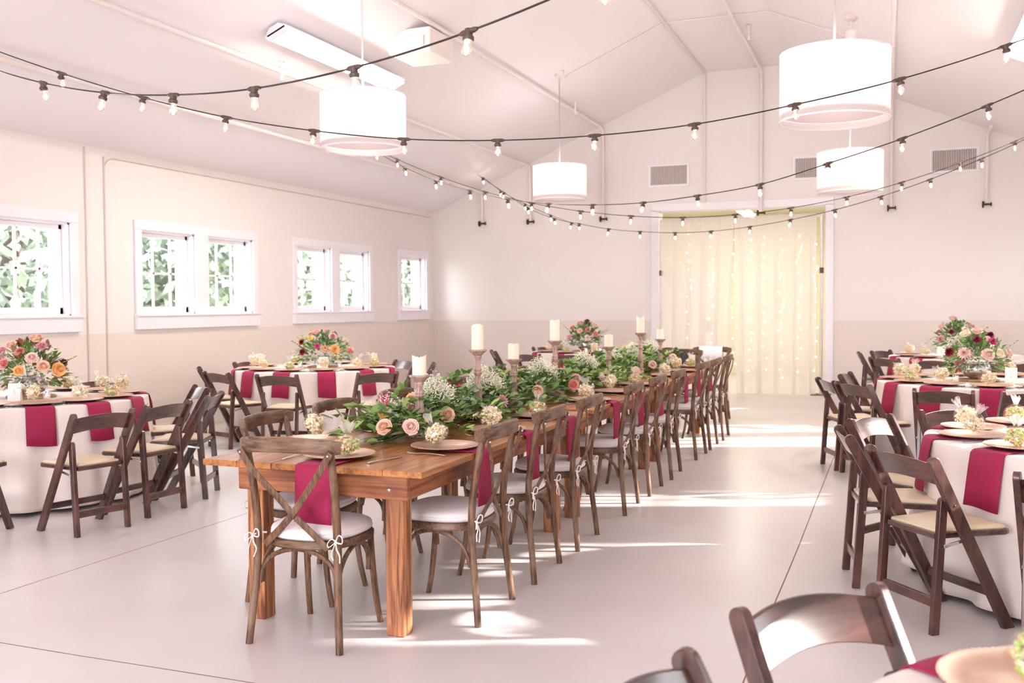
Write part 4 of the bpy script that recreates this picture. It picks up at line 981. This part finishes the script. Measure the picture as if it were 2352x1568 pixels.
g = G(); filler(g, (.02, .03, .08), 14, .05, .17, random.Random(5)); obj('white_filler', g, [M_STEM, M_BUD], t_, smooth=False)
# condiment grinders
def grinder():
    t = thing('spice_grinder', 'x', 'grinder'); g = G(); g.lathe([(0, 0), (.019, 0), (.02, .003), (.017, .01), (.017, .05), (.019, .055), (0, .055)], 16, cap=False); obj('glass_body', g, M_CLR, t)
    g = G(); g.lathe([(0, .004), (.014, .004), (.014, .035), (0, .036)], 12, cap=False); obj('salt', g, M_WHITEC, t)
    g = G(); g.lathe([(0, .055), (.018, .055), (.019, .06), (.018, .075), (.008, .08), (.006, .09), (0, .092)], 16, cap=False); obj('cap', g, M_STEEL, t); return t
GR = Proto(grinder)
for i, (x, y) in enumerate(((-2.14, 5.28), (-2.12, 7.22), (-2.12, 9.62))):
    GR.put((x, y, .762), 0, 'small clear spice grinder beside the garland, %s from the front' % ORD[i], 'spice grinders')
# ------------------------------------------------------------------ centrepieces on the round tables
def bowl_mesh(kind):
    g = G()
    if kind == 'trough': pr = [(0, 0), (.13, 0), (.135, .01), (.135, .12), (.13, .12), (.128, .012), (0, .010)]
    else: pr = [(0, 0), (.05, 0), (.06, .01), (.095, .03), (.118, .065), (.122, .09), (.112, .12), (.100, .14), (.104, .15), (.098, .15), (.09, .12), (0, .1)]
    n = 48; rows = []
    for r_, z in pr: rows.append([(r_ * (1 + (.03 * abs(math.sin(k * PI / 6 + z * 60)) if kind != 'trough' and .02 < z < .13 else 0)) * math.cos(2 * PI * k / n), r_ * (1 + (.03 * abs(math.sin(k * PI / 6 + z * 60)) if kind != 'trough' and .02 < z < .13 else 0)) * math.sin(2 * PI * k / n), z) for k in range(n)])
    g.grid(rows, closed=True); return g.mesh('bowl', M_MERC if kind != 'trough' else M_CLR, ang=50)
def centrepiece(pos, label, cols, seed, wx, h, kind='bowl', rust=False):
    rnd = random.Random(seed); t = thing('floral_centerpiece', label, 'flower arrangement', pos, 0, 'centrepieces of the round tables')
    vz = .12 if kind == 'trough' else .15; link('vase', bowl_mesh(kind), t)
    if kind == 'trough':
        g = G()
        for _ in range(90):
            a = rnd.uniform(0, 2 * PI); q = rnd.uniform(0, .11); leaf(g, (q * math.cos(a), q * math.sin(a), rnd.uniform(.01, .09)), (rnd.uniform(-1, 1), rnd.uniform(-1, 1), rnd.uniform(0, 1)), .035, .012, 0, rnd)
        obj('submerged_leaf', g, M_GREEN[2], t)['kind'] = 'stuff'
    def dome(q, e):                       # q azimuth, e 0 rim..1 top
        r_ = math.cos(e * PI / 2); return Vector((wx * r_ * math.cos(q), wx * .85 * r_ * math.sin(q), vz + .02 + (h - vz) * math.sin(e * PI / 2)))
    for gi, (m, L, W, n) in enumerate(((M_GREEN[0], .06, .018, 260), (M_GREEN[1], .05, .014, 160), (M_GREEN[4] if rust else M_GREEN[2], .06, .02, 110))):
        g = G()
        for _ in range(n):
            q = rnd.uniform(0, 2 * PI); e = rnd.uniform(-.25, .95); p = dome(q, max(e, 0)) * rnd.uniform(.6, .98); p.z = max(p.z + min(0, e) * .25, vz * .6)
            if Vector((p.x, p.y)).length < .125 and p.z < vz: p.z = vz
            leaf(g, p, Vector((p.x, p.y, (p.z - vz) * 1.2)).normalized() + Vector((rnd.uniform(-.5, .5), rnd.uniform(-.5, .5), rnd.uniform(-.4, .4))), L * rnd.uniform(.6, 1.1), W * rnd.uniform(.6, 1.1), 0, rnd)
        obj(['green_leaf', 'sage_leaf', 'dark_leaf'][gi] if not (rust and gi == 2) else 'rust_leaf', g, m, t, ang=60)['kind'] = 'stuff'
    g = G()
    for k in range(7):                    # trailing sprays
        q = rnd.uniform(0, 2 * PI); b = dome(q, .25) * .8; d = Vector((math.cos(q), math.sin(q), rnd.uniform(-.1, .9))); P = [b + d * (.03 * j) + Vector((0, 0, -.004 * j * j * (1 if d.z < .4 else 0))) for j in range(7)]
        g.tube(P, .0012, 4)
        for p in P[2:]:
            for s in (-1, 1): leaf(g, p, Vector((-d.y * s, d.x * s, .3)) + d * .6, .026, .009, 0, rnd)
    obj('spray', g, M_GREEN[0], t, ang=60)['kind'] = 'stuff'
    g = G(); filler(g, (wx * .3, -wx * .4, vz), 16, wx * .6, h * .4, rnd); filler(g, (-wx * .5, .0, vz + .03), 14, wx * .45, h * .45, rnd); obj('white_filler', g, [M_STEM, M_BUD], t, smooth=False)['kind'] = 'stuff'
    pts = []
    k = 0
    for c, kd, s_ in cols:
        best = None
        for _ in range(30):
            q = rnd.uniform(-PI * 1.02, PI * .02) if k % 4 else rnd.uniform(0, PI); e = rnd.uniform(.05, .95); p = dome(q, e)
            dm = min([(p - o_).length for o_ in pts] or [1])
            if best is None or dm > best[0]: best = (dm, p)
        p = best[1]; pts.append(p); n_ = Vector((p.x, p.y, (p.z - vz) * 1.3)).normalized(); k += 1
        o = link(kd, fl(kd, c), t, p - n_ * .012, rot=aim(n_ + Vector((.1, -.25, 0)), k)); o.scale = (s_,) * 3; o['label'] = '%s %s bloom' % (c.replace('_', ' '), kd)
    return t
Rr, Dd = 'rose', 'dahlia'
centrepiece((-6.30, 5.80, .772), 'bouquet of peach, coral and pink blooms with rust leaves in a silver glass bowl', [('peach', Rr, 1.5), ('pink', Rr, 1.3), ('coral', Rr, 1.1), ('apricot', Rr, 1.5), ('blush', Rr, 1.6), ('blush', Rr, 1.3), ('hot_pink', Dd, 1.1), ('peach', Rr, 1.2), ('burgundy', Dd, 1.2), ('pink', Rr, 1.2), ('cream', Rr, 1), ('coral', Dd, 1), ('blush', Rr, 1.3), ('apricot', Rr, 1.1), ('pink', Dd, 1.2), ('peach', Rr, 1.3)], 2, .27, .41, rust=True)
centrepiece((-6.06, 9.70, .770), 'wide bouquet of burgundy dahlias, apricot and blush roses in a clear glass trough', [('burgundy', Dd, 1.4), ('burgundy', Dd, 1.1), ('apricot', Dd, 1.5), ('apricot', Dd, 1.4), ('blush', Rr, 1.4), ('pink', Rr, 1.2), ('pink', Dd, 1.3), ('coral', Rr, 1), ('blush', Rr, 1.3), ('hot_pink', Dd, .9), ('burgundy', Dd, 1), ('yellow', Rr, 1), ('blush', Dd, 1.2), ('peach', Rr, 1.1), ('pink', Rr, 1), ('coral', Dd, 1), ('cream', Rr, .9)], 7, .32, .37, 'trough')
centrepiece((-4.24, 14.05, .772), 'small bouquet of coral roses and burgundy dahlias in silver glass, far middle table', [('burgundy', Dd, 1.5), ('pink', Rr, 1.3), ('coral', Rr, 1.2), ('peach', Rr, 1.2), ('burgundy', Dd, 1.3), ('coral', Rr, 1.2), ('blush', Rr, 1.4), ('pink', Rr, 1.2), ('pink', Dd, 1.1), ('blush', Rr, 1.1), ('coral', Dd, 1.1)], 12, .24, .40)
centrepiece((.74, 9.66, .772), 'bouquet of blush roses and crimson dahlias in a silver bowl, middle right table', [('burgundy', Dd, 1.2), ('burgundy', Dd, 1.2), ('blush', Rr, 1.5), ('blush', Rr, 1.4), ('pink', Rr, 1.1), ('cream', Rr, 1.3), ('blush', Dd, 1.4), ('hot_pink', Dd, 1.1), ('blush', Rr, 1.2), ('burgundy', Dd, 1), ('cream', Rr, 1.2), ('blush', Rr, 1.4), ('pink', Rr, 1)], 15, .25, .39)
centrepiece((.83, 14.0, .772), 'bouquet of blush and cream blooms on the far right table, behind the nearer one', [('blush', Rr, 1.6), ('pink', Dd, 1.4), ('cream', Rr, 1.4), ('blush', Rr, 1.5), ('coral', Rr, 1), ('cream', Rr, 1.2), ('burgundy', Dd, .9), ('blush', Rr, 1.3), ('pink', Rr, 1.1)], 21, .25, .44)
# wood slices, votives, cards
def votive():
    t = thing('votive_candle', 'x', 'candle holder'); g = G(); g.lathe([(0, 0), (.026, 0), (.028, .003), (.030, .06), (.0285, .06), (.026, .006), (0, .006)], 20, cap=False); obj('glass_cup', g, M_CLR, t)
    g = G(); g.lathe([(0, .007), (.022, .007), (.022, .028), (0, .028)], 14, cap=False); obj('wax', g, M_CAND, t)
    g = G(); g.ball((0, 0, .036), .004, 6, 5, sq=(1, 1, 1.8)); obj('flame', g, M_FIL, t); return t
VT = Proto(votive)
for k, (cx, cy, tn, sl) in enumerate(((-6.30, 5.80, 'near left table', 1), (-6.06, 9.70, 'far left table', 1), (-4.24, 14.05, 'far middle table', 1), (.74, 9.66, 'middle right table', 1), (.83, 14.0, 'far right table', 1))):
    g = G(); n = 40; rr = random.Random(k); o_ = [((.19 + rr.uniform(-.006, .006)) * math.cos(2 * PI * j / n), (.17 + rr.uniform(-.006, .006)) * math.sin(2 * PI * j / n)) for j in range(n)]
    g.loft(o_, [(.98, 0), (1, .003), (1, .014), (.97, .017)]); o = tag(obj('wood_slice', g, M_SLICE, loc=(cx, cy, .7535)), 'round wood slice under the bouquet of the ' + tn, 'wood slice', 'wood slices under bouquets')
    for j, (a, r_) in enumerate(((-70, .27), (-20, .28), (-130, .28))):
        x, y = cx + r_ * math.cos(R(a)), cy + r_ * math.sin(R(a)); VT.put((x, y, .7545), 0, 'small glass votive candle %s of the bouquet, %s' % (['in front', 'at the right', 'at the left front'][j], tn), 'votive candles')
    ca = R([-62, -68, -48, -38, -125][k]); x, y = cx + .33 * math.cos(ca) + (.06 if k == 1 else 0), cy + .33 * math.sin(ca)
    t = thing('table_card', 'folded ivory table card standing before the bouquet of the ' + tn, 'card', (x, y, .7545), R(25 if cx < 0 else -5), 'table cards')
    g = G(); W, H = .095, .135
    for s in (-1, 1): g.add([(-W / 2, s * .022, 0), (W / 2, s * .022, 0), (W / 2, s * .001, H), (-W / 2, s * .001, H), (-W / 2, s * .020, 0), (W / 2, s * .020, 0), (W / 2, 0, H - .002), (-W / 2, 0, H - .002)], [(0, 1, 2, 3), (7, 6, 5, 4), (0, 4, 5, 1), (0, 3, 7, 4), (1, 5, 6, 2)])
    obj('card', g, M_CARD, t, smooth=False)
    g = G(); P = [(.012 * math.sin(q * 2.1), -.0232 + .021 * (.045 + q * .006) / H, .045 + q * .006) for q in range(9)]; g.tube(P, .0008, 4); obj('script_mark', g, M_INK, t)
# ------------------------------------------------------------------ festoon lights
def socket_proto():
    g = G(); g.tube([(-.042, 0, 0), (-.026, 0, 0), (.026, 0, 0), (.042, 0, 0)], [.0065, .011, .011, .0065], 10)
    g.lathe([(0, .009), (.016, .007), (.0165, -.02), (.022, -.024), (.0225, -.034), (.018, -.041), (0, -.041)], 14, cap=False); s_ = g.mesh('socket', M_SOCK, ang=40)
    g = G(); g.lathe([(.012, -.038), (.014, -.048), (.019, -.066), (.0205, -.078), (.017, -.092), (.008, -.100), (0, -.102)], 16, m=0, cap=False)
    g.ball((0, 0, -.072), .009, 8, 6, m=1, sq=(1, 1, 1.9)); return s_, g.mesh('bulb', [M_BULB, M_FIL])
SK, BB = socket_proto()
STR = {'lowest, crossing the top left corner': [(-4.398, 4.181, 2.708), (-3.813, 4.024, 2.574), (-3.244, 3.871, 2.486), (-2.667, 3.717, 2.437), (-2.06, 3.554, 2.438), (-1.476, 3.398, 2.484)],
 'widest one, across the whole picture': [(-5.239, 5.14, 3.044), (-4.655, 5.264, 2.857), (-4.084, 5.386, 2.706), (-3.494, 5.511, 2.598), (-2.907, 5.636, 2.525), (-2.309, 5.763, 2.497), (-1.712, 5.89, 2.507), (-1.116, 6.016, 2.555), (-0.537, 6.139, 2.651), (0.05, 6.264, 2.777), (0.621, 6.386, 2.945)],
 'passing before the far right pendant': [(-5.301, 10.293, 3.075), (-4.779, 10.038, 2.866), (-4.247, 9.779, 2.701), (-3.706, 9.515, 2.557), (-3.166, 9.252, 2.462), (-2.635, 8.993, 2.405), (-2.079, 8.722, 2.376), (-1.543, 8.46, 2.388), (-0.984, 8.187, 2.426), (-0.443, 7.923, 2.53), (0.082, 7.668, 2.645), (0.616, 7.407, 2.792)],
 'brushing the top of the doorway': [(-5.791, 11.055, 3.298), (-5.221, 11.125, 3.055), (-4.654, 11.194, 2.855), (-4.073, 11.266, 2.698), (-3.471, 11.34, 2.582), (-2.869, 11.414, 2.507), (-2.264, 11.488, 2.473), (-1.667, 11.561, 2.49), (-1.051, 11.637, 2.548), (-0.452, 11.71, 2.652), (0.125, 11.781, 2.796), (0.719, 11.854, 2.986), (1.259, 11.92, 3.194)],
 'lowest over the curtained doorway': [(-6.483, 15.483, 3.62), (-5.996, 15.246, 3.329), (-5.489, 14.999, 3.033), (-4.945, 14.733, 2.818), (-4.463, 14.498, 2.702), (-3.918, 14.232, 2.585), (-3.375, 13.967, 2.511), (-2.809, 13.691, 2.458), (-2.258, 13.423, 2.443), (-1.707, 13.154, 2.465), (-1.169, 12.892, 2.517), (-0.623, 12.625, 2.596), (-0.096, 12.368, 2.708), (0.427, 12.113, 2.852), (0.932, 11.867, 3.02)],
 'short one by the far left corner': [(-6.224, 15.664, 3.413), (-5.682, 15.399, 3.138), (-5.143, 15.137, 2.911), (-4.719, 14.93, 2.753)]}
rnd = random.Random(77)
for nm, P in STR.items():
    P = [Vector(p) for p in P]; short = nm.startswith('short'); far = nm.startswith('lowest over')
    def extend(P):
        out = []; a, b, c = P[0], P[1], P[2]; st = a - b; bend = (a - b) - (b - c)
        for _ in range(8):
            st = st + bend; n_ = (out[-1] if out else P[0]) + st
            if n_.x < LX + .05 or n_.x > RX - .05 or n_.z > ceil_z(n_.x) - .06: break
            out.append(n_)
        last = out[-1] if out else P[0]; k = 1.0          # run on to the ceiling or wall
        for q in range(1, 40):
            n_ = last + (st + bend) * q * .1
            if n_.x < LX + .01 or n_.x > RX - .01 or n_.z > ceil_z(n_.x) - .01: break
        return out, n_
    l_, le = extend(P); r_, re_ = extend(list(reversed(P)))
    if short: r_, re_ = [], P[-1] + (P[-1] - P[-2]) * .3
    full = list(reversed(l_)) + P + r_
    t = thing('string_lights', 'dark cable of clear glowing bulbs, ' + nm, 'string lights', tuple(P[len(P) // 2]), 0, 'festoon strings under the roof'); c0 = P[len(P) // 2]
    g = G(); g.tube([q - c0 for q in smooth_path([le] + full + [re_], 5)], .0042, 6); obj('cable', g, M_WIRE, t)
    for i, p in enumerate(full):
        d = (full[min(i + 1, len(full) - 1)] - full[max(i - 1, 0)]).normalized(); tw = rnd.uniform(-.35, .35)
        Mx = Matrix.Rotation(tw, 3, d) @ d.to_track_quat('X', 'Z').to_matrix()
        o = link('socket', SK, t, p - c0, rot=Mx.to_euler()); link('bulb', BB, o, rot=(0, math.asin(max(-1, min(1, d.z))) * .7, 0))
# ------------------------------------------------------------------ doorway drape on a pipe frame, fairy lights
YC = FY - .24; CX0, CX1, CZ = -3.56, -.99, 2.86
t = thing('pipe_stand', 'grey pipe-and-drape frame standing in the far doorway', 'curtain frame', (0, YC, 0))
for x in (CX0, CX1):
    g = G(); g.tube([(x, 0, .01), (x, 0, CZ)], .022, 12); u_ = obj('upright', g, mat('brushed_aluminium', '#cfc6c4', .4, .7, noise_amt=.05), t)
    g = G(); g.tube([(x, 0, 1.93), (x, 0, 2.02)], .032, 12); obj('collar', g, M_VENTD, u_)
    g = G(); g.box((x, 0, .006), (.3, .3, .012), .003); obj('base_plate', g, M_VENTD, t, smooth=False)
g = G(); g.tube([(CX0, 0, CZ - .02), (CX1, 0, CZ - .02)], .02, 10); obj('crossbar', g, M_PIPE, t)
def panel(label, x0, x1, xb0, xb1, seed, y):
    rnd = random.Random(seed); ph = [rnd.uniform(0, 6) for _ in range(5)]; g = G(); rows = []; n = 200
    for i in range(26):
        q = i / 25; z = CZ + .01 - (CZ + .005) * q; z = max(z, .006); row = []; spread = .35 + .65 * min(1, q * 2.2)
        for j in range(n + 1):
            u = j / n; x = (x0 + (x1 - x0) * u) * (1 - q) + (xb0 + (xb1 - xb0) * u) * q
            f = math.sin(u * 24 + ph[0] + 1.2 * math.sin(u * 7 + ph[1])) * .6 + math.sin(u * 55 + ph[2]) * .25 + math.sin(u * 11 + ph[3] + q) * .4
            ov = .055 * math.sin(u * 31 + ph[4]) + .03 * math.sin(u * 67 + ph[2])
            row.append((max(min(x + ov, max(x0, x1, xb1) + .02), min(x0, xb0) - .02), y + .032 * f * spread + .012 * math.cos(u * 31 + ph[4]) - (.03 * q ** 6), z))
        rows.append(row)
    g.grid(rows); tag(obj('sheer_curtain', g, M_SHEER, ang=180), label, 'curtain', 'sheer drapes in the doorway')
panel('left sheer ivory voile drape, its edge drawn back by the far chairs', CX0 + .03, -2.36, CX0 + .03, -2.46, 3, YC - .035)
panel('right sheer ivory voile drape reaching the bare floor', -2.37, CX1 - .03, -2.34, CX1 - .03, 9, YC - .035)
rnd = random.Random(31)
t = thing('fairy_light_curtain', 'curtain of warm white fairy lights on thin wires behind the sheer drape', 'fairy lights', (0, YC + .10, 0))
FM_ = G(); FM_.ball((0, 0, 0), .0125, 8, 6); fme = FM_.mesh('light', M_FAIRY)
for k, x in enumerate((-3.12, -2.74, -2.36, -2.10, -1.88, -1.62, -1.34, -1.08)):
    pts = []; z = 2.62 - rnd.uniform(0, .25); xx = x
    while z > .25: pts.append((xx, rnd.uniform(-.01, .01), z)); z -= rnd.uniform(.12, .26); xx = x + rnd.uniform(-.045, .045)
    g = G(); g.tube([(x, 0, CZ - .02)] + pts, .0016, 4); s_ = obj('light_strand', g, M_CLR, t)
    for p in pts: link('light', fme, s_, (p[0], p[1] - .012, p[2]))
